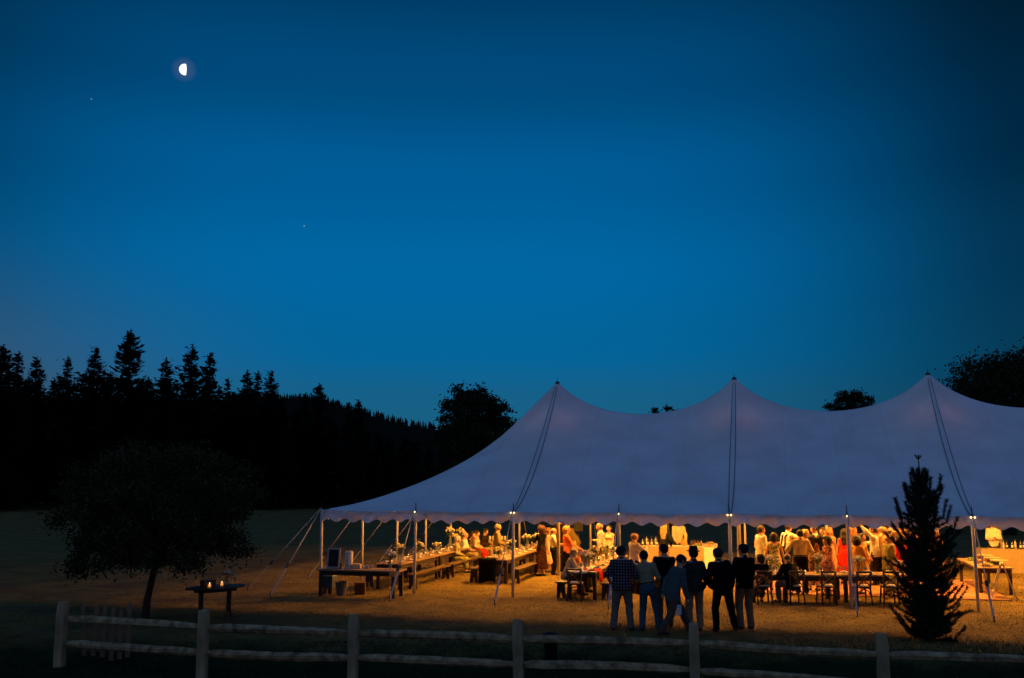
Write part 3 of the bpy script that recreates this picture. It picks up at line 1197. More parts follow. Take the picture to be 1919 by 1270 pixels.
def split_rail(a, b, rad, seed):
    r = random.Random(seed)
    a, b = Vector(a), Vector(b)
    N = 14
    d = (b - a).normalized()
    x = d.cross(Vector((0, 0, 1))).normalized()
    y = x.cross(d)
    prof = [r.uniform(0.75, 1.15) for _ in range(7)]
    bow, bow2 = r.uniform(-0.03, 0.03), r.uniform(-0.03, 0.03)
    vs, fs = [], []
    for i in range(N + 1):
        q = i / N
        c = a.lerp(b, q) + y * (bow * math.sin(math.pi * q) + r.uniform(-0.006, 0.006)) + x * bow2 * math.sin(math.pi * q)
        tp = 0.55 if i in (0, N) else (0.85 if i in (1, N - 1) else 1.0)
        for k in range(7):
            an = 2 * math.pi * k / 7 + 0.5 * q
            rr = rad * prof[k] * tp * r.uniform(0.93, 1.07)
            vs.append(c + x * math.cos(an) * rr * 0.75 + y * math.sin(an) * rr)
    for i in range(N):
        for k in range(7):
            fs.append((i * 7 + k, (i + 1) * 7 + k, (i + 1) * 7 + (k + 1) % 7, i * 7 + (k + 1) % 7))
    fs += [tuple(range(7)), tuple(N * 7 + k for k in reversed(range(7)))]
    return MB().add(vs, fs)


for i, (x, y, h) in enumerate(posts):
    z = float(ground_z(x, y))
    rough_post(h, 0.17, 0.19, 40 + i).build('post', WEATHERED_POST, fence, False, (x, y, -0.30), -0.15)
zz = [(0.62, 0.15), (0.66, 0.20), (0.63, 0.20), (0.62, 0.17), (0.61, 0.17), (0.60, 0.15), (0.60, 0.15)]
for i in range(len(posts) - 1):
    for k in range(2):
        A = Vector((posts[i][0], posts[i][1] + 0.03, zz[i][k] + random.uniform(-0.02, 0.02)))
        B = Vector((posts[i + 1][0], posts[i + 1][1] + 0.03, zz[i + 1][k] + random.uniform(-0.02, 0.02)))
        split_rail(A, B, 0.075, 60 + i * 2 + k).build('rail', WEATHERED, fence)

gp = Vector((-8.55, 20.55, -0.30))
gate = thing('picket_gate', 'small wooden picket gate with diagonal brace standing behind the fence end', 'gate', gp, -0.12)
GW = mat('gate_wood', (0.24, 0.145, 0.085), 0.9, 0.35, 6, 0.5, 30, stretch=(1, 1, 0.3))
for k, hgt in enumerate((1.16, 1.12, 1.18, 1.17, 1.10, 1.20)):
    x = 0.02 + 0.185 * k + random.uniform(-0.02, 0.02)
    pk_ = MB().extrude_poly([(-0.045, 0.12), (0.045, 0.12), (0.045, hgt - 0.08), (0, hgt), (-0.045, hgt - 0.08)], 0.022, c=(0, 0, 0)).build('picket', GW, gate, loc=(x, random.uniform(-0.01, 0.01), random.uniform(-0.08, 0.05)))
    pk_.rotation_euler = (random.uniform(-0.05, 0.05), random.uniform(-0.07, 0.07), random.uniform(-0.2, 0.2))
for z in (0.28, 0.84):
    MB().box((0.48, 0.033, z), (1.02, 0.04, 0.09)).build('gate_rail', GW, gate)
MB().beam((0.04, 0.05, 0.30), (0.92, 0.05, 0.82), 0.03, 0.08).build('brace', GW, gate)

BLACKP = mat('black_plastic', (0.008, 0.008, 0.009), 0.6, 0.2, 8)
binp = Vector((0.76, 20.15, float(ground_z(0.76, 20.15)) - 0.02))
tag(MB().lathe([(0.10, 0.0), (0.115, 0.02), (0.14, 0.47), (0.16, 0.48), (0.16, 0.52), (0.13, 0.55), (0.06, 0.58)], 18).build('bin', BLACKP, smooth=True, loc=binp),
    'small black lidded bin standing behind the rail fence', 'bin')

# ------------------------------------------------------------------ furniture
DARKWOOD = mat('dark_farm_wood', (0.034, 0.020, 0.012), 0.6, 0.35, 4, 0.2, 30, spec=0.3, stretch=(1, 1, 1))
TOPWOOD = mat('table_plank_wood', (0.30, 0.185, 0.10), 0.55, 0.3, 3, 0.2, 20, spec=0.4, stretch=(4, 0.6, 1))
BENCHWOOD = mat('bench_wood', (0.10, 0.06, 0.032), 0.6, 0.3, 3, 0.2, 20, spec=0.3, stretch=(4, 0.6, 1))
LINEN = mat('white_linen', (0.70, 0.67, 0.60), 0.9, 0.08, 6, 0.2, 50, spec=0.1)
TANCLOTH = mat('tan_burlap', (0.34, 0.25, 0.13), 0.95, 0.1, 8, 0.3, 70, spec=0.05)
BLACKCLOTH = mat('black_cloth', (0.006, 0.006, 0.007), 0.95, 0.2, 6, 0.3, 40, spec=0.05)
CHINA = mat('white_china', (0.74, 0.72, 0.68), 0.3, 0.04, 5, spec=0.5)
CLEAR = glass('clear_glass', (0.62, 0.60, 0.55))
DARKGLASS = mat('dark_bottle_glass', (0.012, 0.014, 0.010), 0.12, 0.2, 5, spec=0.8)
LABELP = mat('bottle_label', (0.65, 0.6, 0.5), 0.8, 0.1, 10)
FLAME = emit('candle_flame', (1.0, 0.60, 0.20), 8.0)
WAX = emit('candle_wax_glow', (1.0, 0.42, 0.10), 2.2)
PETAL = mat('cream_petals', (0.80, 0.74, 0.54), 0.9, 0.18, 30)
PETALP = mat('blush_petals', (0.66, 0.42, 0.32), 0.9, 0.2, 30)
STEM = mat('flower_stems', (0.05, 0.085, 0.03), 0.8, 0.3, 20)


def farm_table(label, loc, rz, L, W, H=0.76, group=None):
    """Plank-topped table, long axis local y, feet at loc."""
    t = thing('farm_table', label, 'table', loc, rz, group)
    n_ = 4
    pw = W / n_
    me = MB().box((0, 0, H - 0.02), (pw - 0.006, L, 0.04)).mesh('plank', TOPWOOD)
    for k in range(n_):
        link('plank', me, t, (-W / 2 + pw * (k + 0.5), 0, random.uniform(-0.002, 0.002)))
    for sx in (-1, 1):
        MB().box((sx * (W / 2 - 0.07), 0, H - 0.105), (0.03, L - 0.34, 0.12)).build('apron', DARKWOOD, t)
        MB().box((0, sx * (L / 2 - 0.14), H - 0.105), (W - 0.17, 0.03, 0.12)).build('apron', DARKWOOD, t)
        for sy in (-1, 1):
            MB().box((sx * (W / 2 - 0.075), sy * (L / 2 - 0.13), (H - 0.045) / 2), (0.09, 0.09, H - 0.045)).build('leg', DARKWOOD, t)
    return t


def bench(label, loc, rz, L, group=None):
    t = thing('bench', label, 'bench', loc, rz, group)
    MB().box((0, 0, 0.435), (0.29, L, 0.035)).build('seat', BENCHWOOD, t)
    for sy in (-1, 1):
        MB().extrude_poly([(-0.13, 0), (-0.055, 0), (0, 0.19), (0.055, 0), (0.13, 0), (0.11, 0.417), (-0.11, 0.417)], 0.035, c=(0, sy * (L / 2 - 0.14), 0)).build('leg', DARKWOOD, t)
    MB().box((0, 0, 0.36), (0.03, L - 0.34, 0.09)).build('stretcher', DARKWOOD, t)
    return t


def cross_chair_proto(cushion_mat):
    """Cross-back chair, back towards local -y."""
    t = thing('cross_back_chair', 'cross-back chair', 'chair', (0, 0, -50))
    MB().lathe([(0.20, 0.44), (0.215, 0.447), (0.215, 0.465), (0.205, 0.472)], 16, sx=1.0, sy=0.96).build('seat', DARKWOOD, t)
    if cushion_mat:
        MB().lathe([(0.17, 0.472), (0.20, 0.482), (0.205, 0.50), (0.18, 0.515)], 14).build('cushion', cushion_mat, t, True)
    for sx in (-1, 1):
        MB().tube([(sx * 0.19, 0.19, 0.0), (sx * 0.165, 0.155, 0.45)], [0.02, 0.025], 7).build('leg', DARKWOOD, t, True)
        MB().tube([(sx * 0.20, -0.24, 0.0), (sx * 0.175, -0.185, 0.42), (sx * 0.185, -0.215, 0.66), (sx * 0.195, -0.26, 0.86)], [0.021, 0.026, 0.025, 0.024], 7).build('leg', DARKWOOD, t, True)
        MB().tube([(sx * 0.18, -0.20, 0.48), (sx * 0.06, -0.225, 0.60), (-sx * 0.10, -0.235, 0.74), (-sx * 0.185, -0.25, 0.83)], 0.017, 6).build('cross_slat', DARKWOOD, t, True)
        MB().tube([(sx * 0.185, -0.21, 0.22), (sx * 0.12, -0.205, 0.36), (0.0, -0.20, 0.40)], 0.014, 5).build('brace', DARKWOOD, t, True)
    pts = [(0.205 * math.sin(a), -0.262 - 0.035 * math.cos(a * 1.5), 0.865) for a in np.linspace(-1.5, 1.5, 9)]
    MB().tube(pts, 0.03, 8).build('top_rail', DARKWOOD, t, True)
    MB().box((0, 0.17, 0.25), (0.32, 0.016, 0.02)).build('stretcher', DARKWOOD, t)
    return t


used_proto = set()


def place(proto, loc, rz, label, group=None):
    """First call moves the source itself, later calls copy it with its parts."""
    if proto.name not in used_proto:
        used_proto.add(proto.name)
        proto.location = loc
        proto.rotation_euler = (0, 0, rz)
        proto['label'] = label
        if group:
            proto['group'] = group
        return proto
    return copy_tree(proto, None, loc, rz, label, group)


def blossom_head(c, r, seed, petals=9):
    rr = random.Random(seed)
    m = MB()
    m.ball(c, r * 0.55, 6, 4)
    for k in range(petals):
        a = k * 2.4
        e = 0.2 + 0.9 * rr.random()
        d = Vector((math.cos(a) * math.cos(e), math.sin(a) * math.cos(e), math.sin(e)))
        p_ = Vector(c) + d * r * 0.62
        m.ball(p_, r * 0.42, 5, 3, (1, 1, 0.8))
    return m


def vase_proto(seed, h_, spread, vase, blush=0.3):
    rr = random.Random(seed)
    t = thing('flower_vase', 'vase of flowers', 'flowers', (0, 0, -50))
    if vase == 'tall':
        prof = [(0.045, 0.0), (0.05, 0.01), (0.042, 0.10), (0.055, 0.20), (0.06, 0.22)]
    else:
        prof = [(0.055, 0.0), (0.07, 0.02), (0.07, 0.10), (0.05, 0.13), (0.055, 0.15)]
    MB().lathe(prof, 12).build('vase', CLEAR, t, True)
    st, lf, b1, b2 = MB(), MB(), MB(), MB()
    for k in range(11):
        a = k * 2.4 + rr.random()
        rad = spread * math.sqrt((k + 0.5) / 11)
        top = Vector((math.cos(a) * rad, math.sin(a) * rad, h_ - 0.6 * rad * rad / spread + rr.uniform(-0.03, 0.03)))
        st.tube([(0, 0, 0.02), (top.x * 0.3, top.y * 0.3, top.z * 0.6), top], 0.005, 4)
        q = blossom_head(top, rr.uniform(0.045, 0.062), seed * 50 + k)
        (b2 if rr.random() < blush else b1).add(q.v, q.f)
    for k in range(46):
        a = rr.random() * 6.28
        rad = spread * rr.uniform(0.3, 1.15)
        c = Vector((math.cos(a) * rad, math.sin(a) * rad, h_ * rr.uniform(0.55, 0.98)))
        d = Vector((math.cos(a), math.sin(a), rr.uniform(-0.2, 0.9))).normalized() * 0.07
        s = d.cross(Vector((0, 0, 1))).normalized() * 0.022
        lf.add([c - d * 0.6, c + s, c + d, c - s], [(0, 1, 2, 3)])
    st.build('stems', STEM, t)
    lf.build('leaves', STEM, t)
    b1.build('blossoms', PETAL, t, True)
    if b2.v:
        b2.build('blossoms', PETALP, t, True)
    return t


def candle_proto():
    t = thing('votive_candle', 'votive candle', 'candle', (0, 0, -50))
    MB().lathe([(0.030, 0.0), (0.033, 0.005), (0.037, 0.085), (0.034, 0.085), (0.030, 0.01)], 12).build('holder', CLEAR, t, True)
    MB().lathe([(0.027, 0.012), (0.028, 0.05), (0.02, 0.052)], 10).build('wax', WAX, t, True)
    MB().lathe([(0.004, 0.052), (0.009, 0.062), (0.006, 0.078), (0.001, 0.09)], 8).build('flame', FLAME, t, True)
    return t


def glass_proto():
    t = thing('wine_glass', 'wine glass', 'glass', (0, 0, -50))
    MB().lathe([(0.033, 0.0), (0.030, 0.004), (0.004, 0.01), (0.004, 0.08)], 12).build('stem', CLEAR, t, True)
    MB().lathe([(0.006, 0.08), (0.034, 0.11), (0.038, 0.14), (0.031, 0.19), (0.029, 0.19), (0.034, 0.14), (0.030, 0.112)], 12).build('bowl', CLEAR, t, True)
    return t


def plate_proto():
    t = thing('plate', 'plate', 'plate', (0, 0, -50))
    MB().lathe([(0.06, 0.0), (0.07, 0.004), (0.13, 0.018), (0.132, 0.021), (0.07, 0.010)], 18).build('dish', CHINA, t, True)
    MB().extrude_poly([(-0.06, 0.0), (0.06, 0.0), (0.05, 0.03), (0.01, 0.045), (-0.05, 0.03)], 0.09, c=(0.01, 0, 0.012)).build('napkin', LINEN, t)
    return t


def bottle_proto(h_, rad, glassm, lab):
    t = thing('bottle', 'bottle', 'bottle', (0, 0, -50))
    MB().lathe([(rad * 0.9, 0.0), (rad, 0.01), (rad, h_ * 0.58), (rad * 0.75, h_ * 0.68), (rad * 0.38, h_ * 0.76), (rad * 0.36, h_ * 0.96), (rad * 0.42, h_ * 0.965), (rad * 0.42, h_)], 12).build('body', glassm, t, True)
    if lab:
        MB().lathe([(rad * 1.02, h_ * 0.16), (rad * 1.03, h_ * 0.165), (rad * 1.03, h_ * 0.45), (rad * 1.02, h_ * 0.455)], 12).build('paper_label', LABELP, t, True)
    return t


VASES = [vase_proto(1, 0.50, 0.16, 'tall', 0.1), vase_proto(2, 0.44, 0.18, 'tall', 0.08), vase_proto(3, 0.32, 0.15, 'low', 0.3)]
CANDLE, GLASS, PLATE = candle_proto(), glass_proto(), plate_proto()
BOTTLES = [bottle_proto(0.30, 0.037, DARKGLASS, True), bottle_proto(0.24, 0.031, mat('amber_bottle', (0.10, 0.035, 0.008), 0.15, 0.2, 5, spec=0.8), False), bottle_proto(0.32, 0.035, mat('pale_bottle', (0.35, 0.33, 0.22), 0.15, 0.2, 5, spec=0.8), True)]


def local(origin, rz, x, y, z=0.0):
    c, s = math.cos(rz), math.sin(rz)
    return Vector((origin[0] + c * x - s * y, origin[1] + s * x + c * y, origin[2] + z))


def settings_row(origin, rz, L, W, z, name, n_set, vases, seed, glass_n=None):
    """Plates, glasses, candles and flowers down a table whose long axis is local y."""
    rr = random.Random(seed)
    g = 'settings on ' + name
    for k in range(n_set):
        y = -L / 2 + L * (k + 0.5) / n_set
        for sx in (-1, 1):
            place(PLATE, local(origin, rz, sx * (W / 2 - 0.19) + rr.uniform(-0.02, 0.02), y + rr.uniform(-0.06, 0.06), z), rr.random() * 6, 'white plate with folded napkin on ' + name, 'plates on ' + name)
            place(GLASS, local(origin, rz, sx * (W / 2 - 0.33), y + rr.uniform(0.08, 0.2), z), 0, 'stemmed wine glass on ' + name, 'wine glasses on ' + name)
        place(CANDLE, local(origin, rz, rr.uniform(-0.07, 0.07), y + rr.uniform(-0.12, 0.12), z), 0, 'lit votive candle on ' + name, 'candles on ' + name)
    for i, (y, v) in enumerate(vases):
        place(VASES[v], local(origin, rz, rr.uniform(-0.04, 0.04), y, z), rr.random() * 6, ('tall glass vase of pale flowers on ' if v < 2 else 'low vase of blush and cream flowers on ') + name, 'flowers on ' + name)


# two long dining rows with benches across the left half of the tent, one in the middle
def dining_row(front_px, front_py, lengths, W, name, bl, br, vases, seed, n_set=4):
    s0, w0 = TS(G(front_px, front_py, 0.76))
    w = w0
    for i, L in enumerate(lengths):
        loc = T(s0, w + L / 2)
        nm = ('the front half of ' if i == 0 else 'the back half of ') + name
        farm_table('dark-legged plank farm table, ' + ('open end' if i == 0 else 'inner half') + ' of ' + name, loc, TENT_RZ, L, W, group='farm tables in ' + name)
        settings_row(loc, TENT_RZ, L, W, 0.76, nm, n_set, vases[i], seed + i)
        for side, (off, skip, trim) in (('left', bl), ('right', br)):
            if i < skip:
                continue
            o_ = trim if i == skip else 0
            bench('plain wooden bench on the ' + ('field' if side == 'left' else 'bar') + ' side of ' + nm, T(s0 + off, w + L / 2 + o_ / 2), TENT_RZ, L - 0.2 - o_, 'benches along the dining rows')
        w += L + 0.03
    return s0, w0


R1 = dining_row(727, 1056, (3.6, 3.6), 0.86, 'the tent-end row', (-0.78, 0, 0.2), (0.72, 0, 0.0), ([(-1.0, 0), (0.9, 1)], [(-0.9, 2), (1.0, 0)]), 3)
R2 = dining_row(924, 1048, (3.6, 3.2), 0.92, 'the black-cloth row', (-0.70, 0, 0.0), (0.66, 0, 0.1), ([(-1.2, 2), (0.6, 1)], [(-0.9, 0), (0.9, 1)]), 13)
R3 = dining_row(1089, 1071, (3.4, 2.6), 0.86, 'the red-scarf row', (-0.62, 0, 0.0), (0.66, 0, 0.0), ([(-1.25, 0), (-0.35, 1), (0.6, 0)], [(-0.6, 1), (0.6, 2)]), 23)

# black cloth hung over the end of the second row, scarf on the third
def drape(name, mat_, label, cat, p0, p1, over, drop, wave, seed, parent=None, taper=1.0):
    """Cloth lying over a table edge p0-p1 and hanging down; over = reach onto the table."""
    rr = random.Random(seed)
    p0, p1 = Vector(p0), Vector(p1)
    d = (p1 - p0)
    L = d.length
    d.normalize()
    inn = Vector((-d.y, d.x, 0))
    N, K = 26, 14
    ph = rr.random() * 6
    V, F = [], []
    for i in range(N + 1):
        q = i / N
        for k in range(K + 1):
            f = k / K
            if f < 0.3:
                u_ = f / 0.3
                pt = p0 + d * (L * q) + inn * (over * (1 - u_)) + Vector((0, 0, 0.010 + 0.008 * math.sin(9 * q + ph)))
            else:
                u_ = (f - 0.3) / 0.7
                qq = 0.5 + (q - 0.5) * (1 - (1 - taper) * u_)
                dr = drop * (1 + 0.06 * math.sin(5 * q + ph)) * u_
                pt = p0 + d * (L * qq) - inn * (0.012 + 0.02 * min(1, u_ * 6) + wave * u_ * (0.5 + 0.5 * math.sin(22 * q + ph))) + Vector((0, 0, 0.008 - dr))
            V.append(pt)
    for i in range(N):
        for k in range(K):
            F.append((i * (K + 1) + k, (i + 1) * (K + 1) + k, (i + 1) * (K + 1) + k + 1, i * (K + 1) + k + 1))
    o = link(name, np_mesh(name, V, [np.array(F)], [mat_]), parent)
    sm = o.modifiers.new('thickness', 'SOLIDIFY')
    sm.thickness = 0.006
    if label:
        tag(o, label, cat)
    return o


drape('black_cloth', BLACKCLOTH, 'black cloth hanging to the grass over a table end', 'cloth', T(R2[0] - 0.46, R2[1] - 0.01, 0.765), T(R2[0] + 0.10, R2[1] - 0.01, 0.765), 0.3, 0.72, 0.05, 3)
drape('red_scarf', cloth('d0281c'), 'red scarf thrown over the corner of a dining table', 'scarf', T(R3[0] + 0.44, R3[1] + 0.25, 0.765), T(R3[0] + 0.44, R3[1] + 0.75, 0.765), 0.45, 0.42, 0.06, 5, taper=0.45)
drape('table_runner', LINEN, 'pale linen cloth rumpled over the end of the row with the red scarf', 'cloth', T(R3[0] - 0.2, R3[1] - 0.005, 0.764), T(R3[0] + 0.16, R3[1] - 0.005, 0.764), 1.6, 0.05, 0.02, 6)

CUSHION = mat('pale_cushion', (0.62, 0.55, 0.45), 0.9, 0.1, 8, 0.3, 40)
CHAIR = cross_chair_proto(CUSHION)
cpos = T(R3[0] - 0.10, R3[1] - 0.25)
place(CHAIR, cpos, TENT_RZ, 'cross-back chair at the open end of the row with the red scarf', 'cross-back chairs')

# head table with its row of cross-back chairs
HY = 27.55
ht_rz = math.pi / 2 - 0.03
head_name = 'the long head table beside the dance floor'
for i, x in enumerate((7.65, 10.12)):
    loc = Vector((x, HY + 0.45 - 0.03 * (x - 7.65), 0))
    farm_table('dark-legged plank head table, ' + ('half where two guests sit' if i == 0 else 'half beside the young pine'), loc, ht_rz, 2.44, 0.9, 0.74, 'head tables')
    settings_row(loc, ht_rz, 2.44, 0.9, 0.74, ('the seated half of the head table' if i == 0 else 'the pine half of the head table'), 4,
                 [(0.55, 1), (-0.75, 0)] if i == 0 else [(0.62, 1), (-0.55, 2)], 33 + i)
chair_px = (1430, 1489, 1548, 1615, 1667, 1722)
chair_lab = ('cross-back chair under the seated guest with folded arms', 'cross-back chair under the seated grey-haired guest in black', 'empty cross-back chair next to the grey-haired guest at the head table',
             'empty cross-back chair just past a tent pole at the head table', 'empty cross-back chair with a yellow cloth beside it', 'empty cross-back chair hidden behind the young pine')
chair_spots = []
for px, lab in zip(chair_px, chair_lab):
    q = G(px, 1126)
    y_ = HY - 0.22 - 0.03 * (q.x - 7.65)
    loc = Vector((q.x * y_ / q.y, y_, 0))
    chair_spots.append(loc)
    place(CHAIR, loc, random.uniform(-0.12, 0.12), lab, 'cross-back chairs')
drape('yellow_cloth', cloth('b8a24a'), 'yellow green cloth hanging off the head table', 'cloth', (10.15, HY - 0.01 - 0.09, 0.745), (10.48, HY - 0.01 - 0.10, 0.745), 0.25, 0.40, 0.05, 8)

# drinks table at the tent corner
DT_A, DT_B = G(592, 1066, 0.76), G(744, 1070, 0.76)
dl = (DT_B - DT_A)
d_rz = math.atan2(dl.y, dl.x)
dloc = (DT_A + DT_B) / 2
dloc = local((dloc.x, dloc.y, 0), d_rz, 0, 0.38)
farm_table('dark-legged plank table with chalkboard and drinks at the tent corner', dloc, d_rz + math.pi / 2, dl.length, 0.76, 0.76)


def on_drinks(x, y, z=0.76):
    return local(dloc, d_rz, x, y, z)


FRAMEW = mat('pale_frame_wood', (0.42, 0.34, 0.28), 0.8, 0.2, 6, 0.3, 40)
SLATE = mat('chalkboard_slate', (0.010, 0.012, 0.013), 0.8, 0.3, 14)
CHALK = mat('chalk', (0.06, 0.065, 0.07), 0.95, 0.5, 60)
cb = thing('chalkboard', 'framed chalkboard menu propped on the drinks table', 'chalkboard', on_drinks(-0.84, -0.10), d_rz)
tilt = Matrix.Rotation(-0.12, 3, 'X')


def tb(m, c, s):
    return m.box(tilt @ Vector(c), s, M=tilt)


tb(MB(), (0, 0.0, 0.29), (0.31, 0.012, 0.51)).build('slate', SLATE, cb)
for c, s in (((0, 0, 0.025), (0.40, 0.03, 0.05)), ((0, 0, 0.555), (0.40, 0.03, 0.05)), ((-0.175, 0, 0.29), (0.05, 0.028, 0.48)), ((0.175, 0, 0.29), (0.05, 0.028, 0.48))):
    tb(MB(), c, s).build('frame', FRAMEW, cb)
for k in range(7):
    wd = random.uniform(0.12, 0.22)
    tb(MB(), (random.uniform(-0.03, 0.03), -0.0085, 0.49 - 0.062 * k), (wd, 0.004, 0.012)).build('chalk_line', CHALK, cb)
MB().beam((0.0, 0.10, 0.0), (0.0, 0.065, 0.45), 0.03, 0.02).build('prop', FRAMEW, cb)

ds = thing('drink_dispenser', 'pale ribbed drinks dispenser with lid beside the chalkboard', 'dispenser', on_drinks(-0.40, 0.02), d_rz)
FROST = mat('frosted_plastic', (0.62, 0.56, 0.48), 0.5, 0.08, 6, spec=0.4)
prof = [(0.105, 0.04), (0.115, 0.06), (0.115, 0.40), (0.105, 0.43)]
MB().lathe(prof, 16).build('tank', FROST, ds, True)
MB().lathe([(0.13, 0.0), (0.13, 0.03), (0.11, 0.04)], 16).build('base', FROST, ds, True)
lid = MB().lathe([(0.122, 0.43), (0.122, 0.45), (0.09, 0.47), (0.03, 0.475), (0.03, 0.50)], 16).build('lid', FROST, ds, True)
for k in range(6):
    a = k * math.pi / 3
    MB().box((0.09 * math.cos(a), 0.09 * math.sin(a), 0.475), (0.03, 0.03, 0.035), a).build('lid_knob', FROST, lid)
MB().tube([(0, -0.11, 0.09), (0, -0.16, 0.09), (0, -0.165, 0.06)], 0.011, 6).build('tap', IRON, ds)
tag(MB().box((0, 0, 0.06), (0.22, 0.18, 0.12)).box((0, 0, 0.125), (0.23, 0.19, 0.012)).build('carton', cloth('d9b988'), loc=on_drinks(-0.16, 0.05), rz=d_rz + 0.15), 'small tan carton next to the drinks dispenser', 'box')
for k, (x, y) in enumerate(((0.02, 0.05), (0.09, 0.10), (0.15, 0.04), (0.22, 0.11), (0.29, 0.05))):
    tag(MB().lathe([(0.030, 0.0), (0.032, 0.006), (0.040, 0.10), (0.037, 0.10), (0.029, 0.012)], 12).build('tumbler', CLEAR, smooth=True, loc=on_drinks(x, y)), 'upturned clear tumbler on the drinks table', 'glass', 'tumblers on the drinks table')
place(VASES[0], on_drinks(0.88, -0.02), 1.0, 'vase of blush roses on the end of the drinks table')
place(BOTTLES[1], on_drinks(-0.60, -0.10), 0, 'amber bottle in front of the chalkboard edge', None)
for k in range(4):
    tag(MB().box((0, 0, 0.012), (0.13, 0.10, 0.024)).box((0.01, 0, 0.034), (0.12, 0.095, 0.02)).build('napkin_stack', LINEN, loc=on_drinks(-1.12 + 0.03 * k, 0.02 + 0.1 * (k % 2), 0.76 + 0.0), rz=0.4 * k), 'small pile of white napkins at the end of the drinks table', 'napkins', 'napkin piles on the drinks table') if k < 2 else None
tag(drape('price_card', cloth('c98a4a'), None, None, on_drinks(1.02, -0.385), on_drinks(1.19, -0.385), 0.05, 0.16, 0.0, 9), 'brown paper card hanging from the drinks table corner', 'card')
# tub, cooler and crate below
tub = thing('metal_tub', 'dark metal pail standing under the drinks table', 'pail', on_drinks(-0.62, 0.02, 0), d_rz)
MB().lathe([(0.13, 0.0), (0.135, 0.01), (0.17, 0.36), (0.18, 0.37), (0.18, 0.385), (0.165, 0.385), (0.13, 0.02)], 16).build('wall', mat('galvanised', (0.12, 0.13, 0.15), 0.5, 0.25, 7, metal=0.3), tub, True)
MB().tube([(0.18 * math.cos(a), 0, 0.37 + 0.12 * math.sin(a)) for a in np.linspace(0, math.pi, 9)], 0.006, 5).build('handle', IRON, tub)
tag(MB().box((0, 0, 0.15), (0.30, 0.24, 0.30)).box((0, 0, 0.31), (0.32, 0.26, 0.03)).build('crate', cloth('6a4824'), loc=on_drinks(-0.22, 0.45, 0), rz=d_rz + 0.3), 'brown crate on the grass behind the metal pail', 'crate')
co = thing('cooler', 'dark blue cool box with pale lid behind the drinks table end', 'cooler', on_drinks(-1.18, 0.42, 0), d_rz)
MB().box((0, 0, 0.33), (0.36, 0.4, 0.34)).build('body', mat('cooler_blue', (0.05, 0.07, 0.11), 0.5, 0.1, 5), co)
MB().box((0, 0, 0.53), (0.39, 0.43, 0.06)).build('lid', mat('cooler_lid', (0.35, 0.38, 0.45), 0.5, 0.1, 5), co)
for sx in (-1, 1):
    MB().box((sx * 0.14, 0, 0.08), (0.04, 0.36, 0.16)).build('leg', DARKWOOD, co)


# cloth-covered tables: bars and buffets
def cloth_table(name, label, cat, loc, rz, L, W, H, m, top=None):
    """Box-pleated cloth to the ground; long axis local x."""
    t = thing(name, label, cat, loc, rz)
    per = []
    N = int(2 * (L + W) / 0.045)
    for i in range(N):
        d = 2 * (L + W) * i / N
        if d < L:
            p_, nv = Vector((-L / 2 + d, -W / 2)), Vector((0, -1))
        elif d < L + W:
            p_, nv = Vector((L / 2, -W / 2 + d - L)), Vector((1, 0))
        elif d < 2 * L + W:
            p_, nv = Vector((L / 2 - (d - L - W), W / 2)), Vector((0, 1))
        else:
            p_, nv = Vector((-L / 2, W / 2 - (d - 2 * L - W))), Vector((-1, 0))
        per.append((p_, nv, d))
    V, F = [], []
    K = 6
    for (p_, nv, d) in per:
        for k in range(K + 1):
            f = k / K
            off = 0.010 + f * (0.03 + 0.022 * math.sin(d * 9.0 + 1.5 * math.sin(d * 2.1)))
            V.append((p_.x + nv.x * off, p_.y + nv.y * off, H * (1 - f) + 0.006))
    for i in range(N):
        j = (i + 1) % N
        for k in range(K):
            F.append((i * (K + 1) + k, i * (K + 1) + k + 1, j * (K + 1) + k + 1, j * (K + 1) + k))
    link('skirt', np_mesh('skirt', V, [np.array(F)], [m]), t)
    MB().box((0, 0, H - 0.008), (L + 0.02, W + 0.02, 0.026)).build('top', top or m, t)
    return t


def bar_at(pxa, pya, pxb, pyb, H, W, name, label, cat, m, top=None):
    A, B = G(pxa, pya, H), G(pxb, pyb, H)
    d = B - A
    rz = math.atan2(d.y, d.x)
    c = (A + B) / 2
    loc = local((c.x, c.y, 0), rz, 0, W / 2)
    cloth_table(name, label, cat, loc, rz, d.length, W, H, m, top)
    return loc, rz, d.length


BAR = bar_at(1203, 1023, 1318, 1025, 0.80, 0.75, 'bar_table', 'bar table with tan cloth to the ground and a crowd of bottles', 'table', TANCLOTH, LINEN)
TANT = bar_at(904, 1013, 949, 1013, 0.80, 0.75, 'side_table', 'tan draped side table topped with stacked white cups', 'table', TANCLOTH, TANCLOTH)
BARR = bar_at(1838, 1029, 1975, 1031, 0.82, 0.75, 'bar_table', 'bar table with tan cloth and dark wine bottles beside the buffet', 'table', TANCLOTH, TANCLOTH)


def on(t, x, y, z):
    return local(t[0], t[1], x, y, z)


